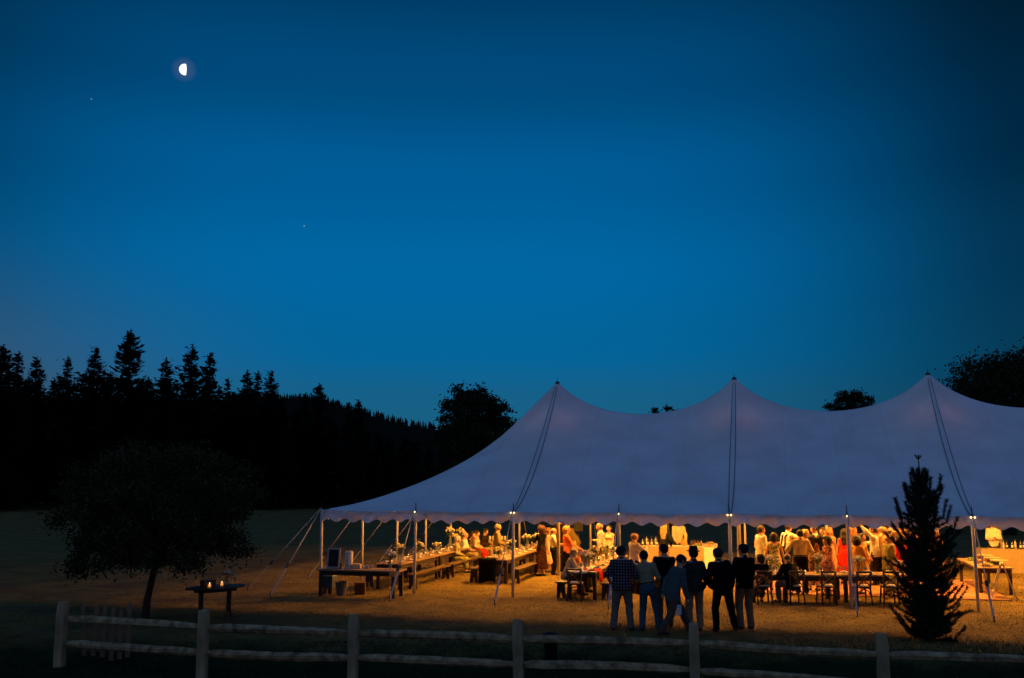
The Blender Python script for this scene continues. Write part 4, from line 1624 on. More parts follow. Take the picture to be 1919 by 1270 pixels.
for k in range(17):
    place(BOTTLES[k % 3], on(BAR, -1.12 + 0.055 * k + 0.02 * (k % 2), -0.12 + 0.16 * (k % 3), 0.806), 0, 'bottle in the crowd at the white-shirted end of the bar', 'bottles crowded on the bar')
for k in range(4):
    place(BOTTLES[1], on(BAR, 0.66 + 0.12 * k, 0.1, 0.806), 0, 'small amber bottle in the spaced row at the food end of the bar', 'bottles spaced along the bar')
lj = thing('glass_jar', 'round amber jar with lid alone on the bar', 'jar', on(BAR, 0.40, 0.0, 0.806))
MB().lathe([(0.07, 0.0), (0.12, 0.05), (0.13, 0.12), (0.10, 0.20), (0.06, 0.22)], 14).build('bowl', mat('amber_glaze', (0.55, 0.22, 0.06), 0.3, 0.2, 6, spec=0.6), lj, True)
MB().lathe([(0.065, 0.22), (0.05, 0.24), (0.015, 0.25), (0.015, 0.28)], 12).build('lid', mat('amber_glaze', (0, 0, 0)), lj, True)
for k in range(8):
    cs = thing('cup_stack', 'stack of white cups on the tan draped side table', 'cups', on(TANT, -0.42 + 0.12 * k, 0.0, 0.806), 0, 'cup stacks on the side table')
    for q in range(3):
        MB().lathe([(0.034, 0.0), (0.046, 0.09), (0.043, 0.09), (0.032, 0.01)], 10, (0, 0, 0.035 * q)).build('cup', CHINA, cs, True)
for k in range(13):
    place(BOTTLES[0 if k % 3 else 2], on(BARR, -0.35 + 0.14 * k, -0.05 + 0.14 * (k % 2), 0.826), 0, 'dark wine bottle on the bar beside the buffet', 'wine bottles beside the buffet')

# food buffets
FOOD = [mat('bread', (0.42, 0.24, 0.10), 0.9, 0.3, 20), mat('salad', (0.10, 0.16, 0.04), 0.8, 0.4, 30), mat('roast', (0.22, 0.09, 0.04), 0.7, 0.4, 25)]


def platter(loc, rz, label, k, group):
    t = thing('serving_platter', label, 'platter', loc, rz, group)
    MB().lathe([(0.13, 0.0), (0.15, 0.005), (0.24, 0.035), (0.245, 0.04), (0.15, 0.014)], 18, sx=1.0, sy=0.72).build('dish', CHINA, t, True)
    f = MB()
    rr = random.Random(k)
    for q in range(9):
        a = q * 2.4
        f.ball((0.13 * math.sqrt(q / 9) * math.cos(a), 0.09 * math.sqrt(q / 9) * math.sin(a), 0.045 + rr.uniform(0, 0.02)), rr.uniform(0.03, 0.05), 6, 4)
    f.build('food', FOOD[k % 3], t, True)


bs, bw = TS(G(1330, 1066, 0.0))
bl = T(bs - 0.25, bw + 0.9)
cloth_table('buffet_table', 'white clothed buffet table heaped with platters at the end of the bar', 'table', bl, TENT_RZ + math.pi / 2, 2.2, 0.85, 0.78, LINEN)
for k in range(8):
    platter(local(bl, TENT_RZ + math.pi / 2, -0.85 + 0.5 * (k // 2), -0.2 + 0.4 * (k % 2), 0.787), 0.5 * k, 'oval white platter of food on the buffet at the end of the bar', k, 'platters at the end of the bar')
bs, bw = TS(G(1866, 1064, 0.76))
bl2 = T(bs, bw + 1.75)
farm_table('plank buffet table behind the folding sign', bl2, TENT_RZ, 3.4, 0.95)
for k in range(6):
    platter(local(bl2, TENT_RZ, -0.15 + 0.3 * (k % 2), -1.2 + 0.5 * k, 0.762), 1.5 + 0.3 * k, 'oval white platter of food on the plank buffet behind the folding sign', k, 'platters on the plank buffet')
    if k % 2:
        st = thing('serving_stand', 'raised round serving tray on the plank buffet', 'tray', local(bl2, TENT_RZ, 0.28, -1.3 + 0.5 * k, 0.76), 0, 'raised trays on the plank buffet')
        MB().lathe([(0.09, 0.0), (0.02, 0.02), (0.02, 0.13)], 12).build('foot', IRON, st, True)
        MB().lathe([(0.03, 0.13), (0.24, 0.135), (0.25, 0.155), (0.235, 0.15)], 18).build('tray', mat('pale_wood_tray', (0.4, 0.3, 0.2), 0.6, 0.2, 5), st, True)

# folding sign board seen edge on
sp = (G(1860, 1119) + G(1903, 1123)) / 2
sg = thing('folding_sign', 'pale folding A-frame sign standing on the grass', 'sign', sp, -0.40)
half = (G(1903, 1123) - G(1860, 1119)).length / 2
SIGNW = mat('pale_sign_wood', (0.62, 0.54, 0.44), 0.7, 0.12, 6, 0.2, 40)
for sd in (-1, 1):
    leaf = MB()
    for y_ in (-0.27, 0.27):
        leaf.beam((sd * half, y_, 0.0), (sd * 0.015, y_, 0.98), 0.03, 0.05, (0, 1, 0))
    leaf.beam((sd * half * 0.82, -0.27, 0.18), (sd * half * 0.82, 0.27, 0.18), 0.025, 0.05)
    leaf.beam((sd * 0.025, -0.27, 0.955), (sd * 0.025, 0.27, 0.955), 0.025, 0.05)
    lf_ = leaf.build('frame', SIGNW, sg)
    a_, b_ = Vector((sd * (half * 0.80 - 0.012), 0, 0.20)), Vector((sd * 0.03, 0, 0.93))
    MB().beam(a_, b_, 0.50, 0.008, (sd, 0, 0.3)).build('board', SLATE, lf_)

# oval table with two pedestals under the near tree
ov = (G(404, 1100, 0.75) + G(404, 1100, 0.75)) / 2
ov.z = 0
otz = math.atan2((G(458, 1094, 0.75) - G(350, 1103, 0.75)).y, (G(458, 1094, 0.75) - G(350, 1103, 0.75)).x)
ot = thing('pedestal_table', 'dark drop-leaf table on two arched pedestals under the leaning tree', 'table', ov, otz)
TL = (G(458, 1094, 0.75) - G(350, 1103, 0.75)).length
pr = [(TL / 2 * math.cos(a) * (1 if abs(math.cos(a)) > .5 else 1), 0.36 * math.sin(a) * (1.0 + 0.35 * abs(math.sin(a)))) for a in np.linspace(0, 2 * math.pi, 25)[:-1]]
tm = MB()
tm.add([(x, y, 0.735) for x, y in pr] + [(x, y, 0.765) for x, y in pr], [tuple(reversed(range(24))), tuple(range(24, 48))] + [(i, (i + 1) % 24, 24 + (i + 1) % 24, 24 + i) for i in range(24)])
tm.build('top', DARKWOOD, ot)
MB().box((0, 0, 0.69), (TL * 0.62, 0.34, 0.09)).build('apron', DARKWOOD, ot)
for sx in (-1, 1):
    pd = MB().box((sx * TL * 0.24, 0, 0.40), (0.07, 0.10, 0.5)).build('pedestal', DARKWOOD, ot)
    for sy in (-1, 1):
        MB().tube([(sx * TL * 0.24, 0, 0.19), (sx * TL * 0.24 + sy * 0.09, sy * 0.10, 0.14), (sx * TL * 0.24 + sy * 0.17, sy * 0.18, 0.0)], 0.024, 6).build('foot', DARKWOOD, pd, True)


def on_oval(x, y, z=0.767):
    return local(ov, otz, x, y, z)


place(CANDLE, on_oval(-0.22, -0.12), 0, 'lit votive candle in front of the box on the pedestal table', 'candles on the pedestal table').scale = (1.2, 1.2, 1.3)
place(CANDLE, on_oval(0.14, -0.04), 0, 'lit votive candle alone in the middle of the pedestal table', 'candles on the pedestal table').scale = (1.2, 1.2, 1.3)
tag(MB().box((0, 0, 0.065), (0.30, 0.2, 0.13)).box((0, 0, 0.14), (0.32, 0.22, 0.02)).build('keepsake_box', mat('dark_box', (0.05, 0.035, 0.03), 0.7, 0.3, 8), loc=on_oval(-0.16, 0.08), rz=otz), 'dark box behind the candles on the pedestal table', 'box')
place(VASES[2], on_oval(0.34, 0.10), 0.6, 'dark leafy bunch of roses on the pedestal table')
place(GLASS, on_oval(0.50, 0.0), 0, 'stemmed glass at the end of the pedestal table', None)

# dance floor
fs_, fw_ = TS(G(1470, 1115))
dfl = thing('dance_floor', 'square panelled wooden dance floor laid on the grass under the tent', 'dance floor', T(7.0, 2.55), TENT_RZ)
FLOORW = mat('parquet', (0.42, 0.20, 0.09), 0.45, 0.25, 5, spec=0.4, stretch=(1, 4, 1))
pm = MB().box((0, 0, 0.018), (0.905, 0.905, 0.03)).mesh('floor_panel', FLOORW)
for i in range(7):
    for j in range(6):
        link('floor_panel', pm, dfl, (0.455 + 0.912 * i, 0.455 + 0.912 * j, 0))
edge = MB()
for (a, b) in (((0, 0), (6.39, 0)), ((6.39, 0), (6.39, 5.48)), ((6.39, 5.48), (0, 5.48)), ((0, 5.48), (0, 0))):
    MB().beam((a[0], a[1], 0.016), (b[0], b[1], 0.016), 0.06, 0.028).build('edge_trim', FLOORW, dfl)

# ------------------------------------------------------------------ people
# Bodies and clothes are grown as smooth implicit surfaces over a posed skeleton.
class Field:
    def __init__(self, lo, hi, h):
        self.lo, self.h = np.array(lo, float), h
        n_ = np.ceil((np.array(hi) - self.lo) / h).astype(int) + 2
        self.ax = [self.lo[i] + h * np.arange(n_[i]) for i in range(3)]
        self.F = np.full(tuple(n_), 0.12)

    def cone(self, a, b, ra, rb, axis=None, sc=1.0, k=0.025):
        a, b = np.array(a, float), np.array(b, float)
        R_ = max(ra, rb) + k + 2 * self.h
        lo = np.maximum(((np.minimum(a, b) - R_ - self.lo) / self.h).astype(int), 0)
        hi = np.minimum(((np.maximum(a, b) + R_ - self.lo) / self.h).astype(int) + 2, self.F.shape)
        if np.any(hi <= lo):
            return
        sl = tuple(slice(lo[i], hi[i]) for i in range(3))
        P = np.stack(np.meshgrid(*[self.ax[i][sl[i]] for i in range(3)], indexing='ij'), -1) - a
        B = b - a
        if axis is not None:
            e = np.array(axis, float)
            P = P + (P @ e)[..., None] * e * (1 / sc - 1)
            B = B + (B @ e) * e * (1 / sc - 1)
        bb = B @ B
        t_ = np.clip((P @ B) / bb, 0, 1) if bb > 1e-9 else np.zeros(P.shape[:3])
        d = np.linalg.norm(P - t_[..., None] * B, axis=-1) - (ra + (rb - ra) * t_)
        f = self.F[sl]
        hh = np.maximum(k - np.abs(f - d), 0) / k
        self.F[sl] = np.minimum(f, d) - hh * hh * k * 0.25

    def cut(self, n, c):
        """Keep only the side where n.p < c."""
        v = n[0] * self.ax[0][:, None, None] + n[1] * self.ax[1][None, :, None] + n[2] * self.ax[2][None, None, :] - c
        self.F = np.maximum(self.F, v)

    def folds(self, amp, fr, ph):
        X, Y, Z = self.ax[0][:, None, None], self.ax[1][None, :, None], self.ax[2][None, None, :]
        self.F = self.F + amp * np.sin(X * fr + ph + 2.0 * np.sin(Z * fr * 0.4)) * np.sin(Z * fr * 0.8 + Y * fr * 0.7 + ph * 2)

    def mesh(self):
        F, h = self.F, self.h
        s = F < 0
        sh = [(i, j, k) for i in (0, 1) for j in (0, 1) for k in (0, 1)]
        nx, ny, nz = [q - 1 for q in F.shape]
        cnt = np.zeros((nx, ny, nz), np.int8)
        for (i, j, k) in sh:
            cnt += s[i:i + nx, j:j + ny, k:k + nz]
        act = (cnt > 0) & (cnt < 8)
        I = np.argwhere(act)
        if not len(I):
            return np.zeros((0, 3)), np.zeros((0, 4), int)
        idx = -np.ones(act.shape, int)
        idx[act] = np.arange(len(I))
        cv = {c: F[I[:, 0] + c[0], I[:, 1] + c[1], I[:, 2] + c[2]] for c in sh}
        pos, num = np.zeros((len(I), 3)), np.zeros(len(I))
        for c in sh:
            for d in range(3):
                if c[d]:
                    continue
                e = list(c); e[d] = 1; e = tuple(e)
                fa, fb = cv[c], cv[e]
                x = (fa < 0) != (fb < 0)
                t_ = np.where(x, fa / np.where(x, fa - fb, 1), 0)
                q = np.tile(np.array(c, float), (len(I), 1))
                q[:, d] += t_
                pos += q * x[:, None]
                num += x
        V = self.lo + h * (I + pos / num[:, None])
        Q = []
        for d in range(3):
            u, v = (d + 1) % 3, (d + 2) % 3
            sl0, sl1 = [slice(None)] * 3, [slice(None)] * 3
            sl0[d], sl1[d] = slice(0, -1), slice(1, None)
            A, B = s[tuple(sl0)], s[tuple(sl1)]
            E_ = np.argwhere(A != B)
            E_ = E_[(E_[:, u] > 0) & (E_[:, v] > 0) & (E_[:, u] < act.shape[u]) & (E_[:, v] < act.shape[v])]
            if not len(E_):
                continue
            flip = A[tuple(E_.T)]
            o00, o10, o01 = E_.copy(), E_.copy(), E_.copy()
            o00[:, u] -= 1; o00[:, v] -= 1
            o10[:, v] -= 1
            o01[:, u] -= 1
            q = np.stack([idx[tuple(o00.T)], idx[tuple(o10.T)], idx[tuple(E_.T)], idx[tuple(o01.T)]], -1)
            q[~flip] = q[~flip][:, ::-1]
            Q.append(q)
        return V, np.concatenate(Q)


def ik(a, b, l1, l2, hint):
    a, b, hint = np.array(a, float), np.array(b, float), np.array(hint, float)
    d = b - a
    L = np.linalg.norm(d)
    dn = d / L
    L = min(L, 0.995 * (l1 + l2))
    x = (l1 * l1 - l2 * l2 + L * L) / (2 * L)
    hh = math.sqrt(max(0.0, l1 * l1 - x * x))
    h_ = hint - dn * (hint @ dn)
    h_ /= np.linalg.norm(h_) + 1e-9
    return a + dn * x + h_ * hh, a + dn * L


SKINS = {'fair': mat('skin_fair', (0.52, 0.31, 0.21), 0.6, 0.06, 12, spec=0.3), 'tan': mat('skin_tan', (0.42, 0.24, 0.15), 0.6, 0.06, 12, spec=0.3),
         'pink': mat('skin_pink', (0.56, 0.29, 0.20), 0.6, 0.06, 12, spec=0.3)}
EYE = mat('eye_dark', (0.02, 0.015, 0.012), 0.3, 0.1, 5)
LIP = mat('lip', (0.33, 0.12, 0.09), 0.5, 0.1, 5)
SHOE = mat('dark_leather', (0.02, 0.014, 0.010), 0.45, 0.3, 9)
SHOEB = mat('brown_leather', (0.09, 0.05, 0.03), 0.5, 0.3, 9)


def hairm(hexs):
    return mat('hair_' + hexs, tuple(c * 0.7 for c in hx(hexs)), 0.6, 0.3, 30, 0.6, 120, spec=0.35)


def get_cloth(c):
    return c if not isinstance(c, str) else cloth(c)


N_PEOPLE = [0]


def person(label, at=None, pos=None, H=1.75, face=0.0, top=('shirt', 'c8c0b0'), bottom=('trousers', '1a1a1c'), hair=('short', '2a1c12'),
           skin='fair', sit=False, lean=0.0, side=0.0, twist=0.0, hyaw=0.0, hpitch=0.0, lh=None, rh=None, feet=None, build=1.0, female=False,
           hat=None, shoes=SHOE, grid=0.017, hipz=None, extra=None, group='guests in and around the tent', gz=0.0, seat=0.45):
    N_PEOPLE[0] += 1
    r = random.Random(N_PEOPLE[0])
    if pos is None:
        q = G(at[0], at[1], gz + H * (0.995 if not sit else 0.745))
        pos = Vector((q.x, q.y, gz))
    sc = H / 1.75
    o = thing('person', label, 'person', pos, -R(face), group)
    A = np.array
    # --- skeleton
    hz = hipz if hipz is not None else ((seat + 0.085) / sc if sit else 0.93)
    P = A([0.0, 0.0, hz])
    L_, S_ = R(lean), R(side)
    U = A([math.sin(S_), math.sin(L_), math.cos(L_) * math.cos(S_)]); U /= np.linalg.norm(U)
    Fw = A([0.0, math.cos(L_), -math.sin(L_)])
    Rt = np.cross(Fw, U); Rt /= np.linalg.norm(Rt)
    tw = R(twist)
    Rc = Rt * math.cos(tw) - Fw * math.sin(tw)
    Fc = Fw * math.cos(tw) + Rt * math.sin(tw)
    shw = 0.152 if female else 0.172
    waist, chest, neckb = P + U * 0.16, P + U * 0.36, P + U * 0.52
    hd = U * 0.6 + A([0, 0, 0.4]); hd /= np.linalg.norm(hd)
    head = neckb + hd * 0.148 + Fc * 0.02
    sh = {sx: P + U * 0.452 + Rc * sx * shw for sx in (-1, 1)}
    hip = {sx: P + Rt * sx * 0.09 - A([0, 0, 0.02]) for sx in (-1, 1)}
    tgt = {1: rh, -1: lh}
    elbow, wrist, fdir = {}, {}, {}
    for sx in (-1, 1):
        t_ = tgt[sx]
        if t_ is None:
            t_ = sh[sx] + A([sx * r.uniform(0.04, 0.07), r.uniform(0.02, 0.09), -0.53])
        elbow[sx], wrist[sx] = ik(sh[sx], t_, 0.285, 0.25, A([sx * 0.6, -0.8, -0.25]))
        fdir[sx] = (wrist[sx] - elbow[sx]) / np.linalg.norm(wrist[sx] - elbow[sx])
    if feet is None:
        if sit:
            feet = {-1: A([-0.11, 0.42, 0.075]), 1: A([0.11, 0.44, 0.075])}
        else:
            feet = {-1: A([-0.11, r.uniform(-0.04, 0.04), 0.075]), 1: A([0.11, r.uniform(-0.04, 0.04), 0.075])}
    else:
        feet = {-1: A(feet[0]), 1: A(feet[1])}
    knee, ankle = {}, {}
    for sx in (-1, 1):
        knee[sx], ankle[sx] = ik(hip[sx], feet[sx], 0.43, 0.42, A([sx * 0.12, 1.0, 0.2]))
    hy, hp = R(hyaw), R(hpitch)
    fh = Fc * math.cos(hy) + Rc * math.sin(hy)
    fh = fh * math.cos(hp) - hd * math.sin(hp); fh /= np.linalg.norm(fh)
    rh_ = np.cross(fh, hd); rh_ /= np.linalg.norm(rh_)
    uh = np.cross(rh_, fh)
    HS = 1.09
    hl = lambda x, y, z: head + (rh_ * x + fh * y + uh * z) * HS
    pts = np.array([P, neckb, head + uh * 0.2, *sh.values(), *elbow.values(), *wrist.values(), *knee.values(), *ankle.values()])
    lo, hi = pts.min(0) - 0.32, pts.max(0) + 0.32
    lo[2] = -0.03
    bw = build * (0.9 if female else 1.0)

    def torso(Fd, g, low=True, k=0.05):
        """Trunk grown by g."""
        Fd.cone(P, waist, 0.160 * build + g, (0.125 if female else 0.145) * build + g, Fw, 0.74, k)
        Fd.cone(waist, chest, (0.118 if female else 0.138) * build + g, 0.146 * bw + g, Fc, 0.72, k)
        Fd.cone(chest, chest + U * 0.09, 0.146 * bw + g, 0.112 * bw + g, Fc, 0.68, k)
        Fd.cone(sh[-1] * 0.85 + sh[1] * 0.15, sh[1] * 0.85 + sh[-1] * 0.15, 0.062 + g, 0.062 + g, None, 1, k)
        for sx in (-1, 1):
            Fd.cone(neckb - U * 0.035, sh[sx], 0.042 + g, 0.046 + g, None, 1, k)
        if female:
            for sx in (-1, 1):
                q = chest + Fc * 0.075 + Rc * sx * 0.065
                Fd.cone(q, q + A([0, 0, 0.005]), 0.062 + g, 0.055 + g, None, 1, 0.04)
        elif build > 1.08:
            q = waist + Fc * 0.06
            Fd.cone(q, q + U * 0.06, 0.12 * build + g, 0.11 * build + g, None, 1, 0.05)

    def arm(Fd, g, sx, upto=1.0, k=0.02):
        f = 0.88 if female else 1.0
        Fd.cone(sh[sx], elbow[sx], 0.050 * f * build + g, 0.042 * f + g, None, 1, k)
        if upto > 0.5:
            e = elbow[sx] + (wrist[sx] - elbow[sx]) * min(1, (upto - 0.5) * 2)
            Fd.cone(elbow[sx], e, 0.042 * f + g, 0.030 * f + g, None, 1, k)

    def legs(Fd, g, upto=1.0, loose=0.0, k=0.025):
        for sx in (-1, 1):
            Fd.cone(hip[sx], knee[sx], 0.088 * build + g, 0.056 + g + loose * 0.5, None, 1, k)
            if upto > 0.5:
                e = knee[sx] + (ankle[sx] - knee[sx]) * min(1, (upto - 0.5) * 2)
                Fd.cone(knee[sx], e, 0.055 + g + loose * 0.5, 0.036 + g + loose, None, 1, k)
                if loose == 0:
                    c_ = knee[sx] * 0.7 + ankle[sx] * 0.3 - A([0, 0.02, 0])
                    Fd.cone(c_, knee[sx] * 0.5 + ankle[sx] * 0.5, 0.045 + g, 0.04 + g, None, 1, k)

    def emit_mesh(name, parts, mats, fm=None):
        V = np.concatenate([p_[0] for p_ in parts]) * sc
        F_, off, idx_ = [], 0, []
        for i, p_ in enumerate(parts):
            F_.append(np.asarray(p_[1]) + off)
            idx_.append(np.full(len(p_[1]), p_[2] if len(p_) > 2 else 0))
            off += len(p_[0])
        me = np_mesh(name, V, [np.concatenate(F_)], mats, np.concatenate(idx_))
        return link(name, me, o)

    # --- body
    B = Field(lo, hi, grid)
    torso(B, 0.0)
    B.cone(neckb - U * 0.03, head - uh * 0.07, 0.058, 0.052, None, 1, 0.03)
    for sx in (-1, 1):
        arm(B, 0.0, sx)
        pe = wrist[sx] + fdir[sx] * 0.075
        B.cone(wrist[sx], pe, 0.028, 0.036, Rt if abs(fdir[sx][2]) > 0.7 else A([0, 0, 1.0]), 0.55, 0.015)
        B.cone(ankle[sx] + A([0, -0.03, -0.035]), ankle[sx] + A([0.02 * sx, 0.15, -0.048]), 0.034, 0.030, None, 1, 0.02)
    legs(B, 0.0)
    parts = [(*B.mesh(), 0)]
    Hf = Field(head - 0.2, head + 0.2, 0.0115)
    Hf.cone(hl(0, -0.022, 0.022), hl(0, 0.018, 0.018), 0.086 * HS, 0.082 * HS, rh_, 0.9, 0.03)
    Hf.cone(hl(0, 0.035, -0.01), hl(0, 0.048, -0.088), 0.060 * HS, 0.034 * HS, rh_, 0.95, 0.04)
    Hf.cone(hl(0, -0.02, -0.05), neckb, 0.052, 0.056, None, 1, 0.03)
    Hf.cone(hl(0, 0.094, 0.004), hl(0, 0.110, -0.028), 0.008, 0.013, None, 1, 0.012)
    Hf.cone(hl(-0.03, 0.082, 0.022), hl(0.03, 0.082, 0.022), 0.014, 0.014, None, 1, 0.015)
    for sx in (-1, 1):
        Hf.cone(hl(sx * 0.082, -0.008, -0.025), hl(sx * 0.088, -0.014, 0.012), 0.013, 0.018, rh_, 0.5, 0.01)
        Hf.cone(hl(sx * 0.036, 0.07, -0.03), hl(sx * 0.03, 0.075, -0.035), 0.022, 0.02, None, 1, 0.03)
    parts.append((*Hf.mesh(), 0))
    tb_ = MB()
    for sx in (-1, 1):
        # four fingers and a thumb rooted in each palm
        d = fdir[sx]
        pn = np.cross(d, A([0, 1.0, 0.15])); pn /= np.linalg.norm(pn) + 1e-9
        acr = np.cross(pn, d)
        curl = pn * (-sx)
        root = wrist[sx] + d * 0.085
        for f in range(4):
            b0 = root + acr * (0.027 - 0.018 * f)
            ln = (0.068, 0.078, 0.072, 0.055)[f]
            p1 = b0 + d * ln * 0.5 + curl * 0.008
            p2 = p1 + (d * 0.75 + curl * 0.65) * ln * 0.5
            tb_.tube([b0, p1, p2], [0.0095, 0.009, 0.007], 5)
        b0 = wrist[sx] + d * 0.03 + acr * 0.026
        tb_.tube([b0, b0 + d * 0.03 + acr * 0.024, b0 + d * 0.062 + acr * 0.026 + curl * 0.012], [0.011, 0.0105, 0.008], 5)
    tv = np.array([tuple(v) for v in tb_.v])
    tq = np.array([f for f in tb_.f if len(f) == 4])
    parts.append((tv, tq, 0))
    eb = MB()
    for sx in (-1, 1):
        eb.ball(tuple(hl(sx * 0.032, 0.086, 0.005)), 0.0095, 6, 4)
    ev = np.array(eb.v); eq = np.array([f for f in eb.f if len(f) == 4])
    parts.append((ev, eq, 1))
    lb = MB().ball((0, 0, 0), 1.0, 8, 4)
    lv = np.array([hl(x * 0.022, 0.084 + y * 0.012, -0.058 + z * 0.007) for x, y, z in lb.v])
    parts.append((lv, np.array([f for f in lb.f if len(f) == 4]), 2))
    emit_mesh('body', parts, [SKINS[skin], EYE, LIP])

    # --- clothes
    kind, colr = top[0], get_cloth(top[1])
    bk, bc = bottom[0], get_cloth(bottom[1])
    ph = r.random() * 6
    if bk == 'trousers' or bk == 'shorts':
        Ft = Field(lo, hi, grid)
        Ft.cone(P, waist - U * 0.03, 0.168 * build, 0.150 * build, Fw, 0.76, 0.05)
        legs(Ft, 0.014, 1.0 if bk == 'trousers' else 0.5, 0.018 if bk == 'trousers' else 0.03)
        Ft.folds(0.006, 27, ph)
        Ft.folds(0.003, 55, ph + 2)
        emit_mesh(bk, [Ft.mesh()], [bc])
    elif bk == 'skirt':
        Fs = Field(lo, hi, grid)
        ln, flare = bottom[2], bottom[3]
        if not sit:
            hem = P - A([0, 0, hz - ln])
            Fs.cone(waist - U * 0.02, P, 0.128 * build, 0.172 * build, Fw, 0.8, 0.04)
            Fs.cone(P, hem - A([0, 0, 0.06]), 0.172 * build, flare, Fw, 0.86, 0.04)
            Fs.folds(0.010, 42, ph)
            Fs.cut((0, 0, -1), -ln)
        else:
            Fs.cone(P, waist, 0.175 * build, 0.14 * build, Fw, 0.8, 0.05)
            km = (knee[-1] + knee[1]) / 2
            for sx in (-1, 1):
                Fs.cone(hip[sx], knee[sx], 0.11 * build, 0.085, None, 1, 0.06)
                Fs.cone(knee[sx], knee[sx] * 0.35 + ankle[sx] * 0.65, 0.085, 0.10, None, 1, 0.06)
            Fs.cone(P, km, 0.12, 0.10, None, 1, 0.05)
            Fs.folds(0.008, 38, ph)
        emit_mesh('skirt', [Fs.mesh()], [bc])
    if kind != 'none':
        Fk = Field(lo, hi, grid)
        g = {'shirt': 0.016, 'tucked': 0.015, 'jacket': 0.022, 'coat': 0.022, 'sleeveless': 0.009, 'bodice': 0.010, 'tee': 0.015, 'loose': 0.026}[kind]
        torso(Fk, g)
        low = {'shirt': 0.10, 'tucked': 0.0, 'jacket': 0.19, 'coat': 0.19, 'sleeveless': 0.02, 'bodice': 0.0, 'tee': 0.07, 'loose': 0.14}[kind]
        if low and not sit:
            Fk.cone(P, P - A([0, 0, low]), 0.165 * build + g, 0.170 * build + g, Fw, 0.78, 0.04)
            Fk.cut((0, 0, -1), -(hz - low))
        elif low and sit:
            Fk.cone(P, P + Fw * 0.08 - A([0, 0, 0.02]), 0.165 * build + g, 0.15 * build, Fw, 0.8, 0.04)
        if kind in ('tucked',):
            Fk.cut(tuple(-U), float(-(P + U * 0.075) @ U))
        neckcut = 0.515 if kind not in ('sleeveless', 'bodice') else 0.47
        Fk.cut(tuple(U), float((P + U * neckcut) @ U))
        if kind in ('jacket', 'coat', 'shirt', 'tucked', 'loose'):
            Fk.cone(neckb - U * 0.045, neckb + U * 0.012 - Fc * 0.008, 0.075, 0.064, None, 1, 0.02)
        sl = top[2] if len(top) > 2 else {'shirt': 1.0, 'tucked': 1.0, 'jacket': 1.0, 'coat': 1.0, 'sleeveless': 0, 'bodice': 0, 'tee': 0.42, 'loose': 0.45}[kind]
        if sl > 0:
            for sx in (-1, 1):
                f = 0.88 if female else 1.0
                e1 = sh[sx] + (elbow[sx] - sh[sx]) * min(1, sl / 0.5)
                Fk.cone(sh[sx], e1, 0.051 * f * build + g, 0.046 * f + g, None, 1, 0.035)
                if sl > 0.5:
                    e2 = elbow[sx] + (wrist[sx] - elbow[sx]) * (sl - 0.5) * 1.96
                    Fk.cone(elbow[sx], e2, 0.046 * f + g, 0.034 * f + g * 0.9, None, 1, 0.02)
        Fk.folds(0.009 if kind not in ('bodice', 'sleeveless') else 0.004, 22, ph + 1)
        Fk.folds(0.004, 47, ph + 3)
        emit_mesh({'jacket': 'jacket', 'coat': 'jacket', 'bodice': 'bodice', 'sleeveless': 'sleeveless_top'}.get(kind, 'shirt'), [Fk.mesh()], [colr])
    if extra:
        for (kind2, c2) in extra:
            if kind2 == 'braces':
                sb = MB()
                for sx in (-1, 1):
                    pts_ = [P + U * 0.08 + Rc * sx * 0.08 - Fc * 0.135, chest - Fc * 0.15 + Rc * sx * 0.05, chest + U * 0.15 - Fc * 0.05 + Rc * sx * 0.09, chest + U * 0.10 + Fc * 0.12 + Rc * sx * 0.09, P + U * 0.08 + Rc * sx * 0.09 + Fc * 0.145]
                    sb.tube(pts_, 0.019, 6)
                sb.v = [tuple(A(v) * sc) for v in sb.v]
                sb.build('braces', get_cloth(c2), o, True)
            elif kind2 == 'collar':
                Fc2 = Field(neckb - 0.13, neckb + 0.13, 0.012)
                Fc2.cone(neckb - U * 0.02, neckb + U * 0.028, 0.068, 0.062, None, 1, 0.01)
                emit_mesh('collar', [Fc2.mesh()], [get_cloth(c2)])
            elif kind2 == 'belt':
                bl_ = MB()
                ring = [P + U * 0.10 + Rt * math.cos(a) * 0.165 * build + Fw * math.sin(a) * 0.125 * build for a in np.linspace(0, 2 * math.pi, 20)]
                bl_.tube(ring, 0.014, 5)
                bl_.v = [tuple(A(v) * sc) for v in bl_.v]
                bl_.build('belt', get_cloth(c2), o, True)
    if shoes:
        for sx in (-1, 1):
            Fsx = Field(ankle[sx] + A([-0.12, -0.15, -0.11]), ankle[sx] + A([0.12, 0.27, 0.05]), 0.014)
            Fsx.cone(ankle[sx] + A([0, -0.035, -0.035]), ankle[sx] + A([0.02 * sx, 0.155, -0.045]), 0.044, 0.038, A([0, 0, 1.0]), 0.85, 0.02)
            emit_mesh('shoe', [Fsx.mesh()], [shoes])

    # --- hair and hat
    hk = hair[0]
    if hk != 'bald':
        Fh = Field(head - 0.26 if hk != 'long' else head - A([0.26, 0.26, 0.50]), head + 0.24, 0.0125)
        vol = {'short': 0.013, 'fringe': 0.008, 'curly': 0.045, 'bob': 0.024, 'long': 0.020, 'bun': 0.014, 'big': 0.055}[hk]
        Fh.cone(hl(0, -0.026, 0.026), hl(0, 0.012, 0.026), 0.086 * HS + vol, 0.083 * HS + vol, rh_, 0.93, 0.02)
        if hk in ('bob', 'curly', 'big'):
            for sx in (-1, 1):
                Fh.cone(hl(sx * 0.065, -0.02, 0.0), hl(sx * 0.07, -0.01, -0.085), 0.05 + vol * 0.4, 0.045 + vol * 0.5, None, 1, 0.03)
            Fh.cone(hl(0, -0.06, 0.0), hl(0, -0.05, -0.09), 0.07 + vol * 0.4, 0.06 + vol * 0.5, None, 1, 0.03)
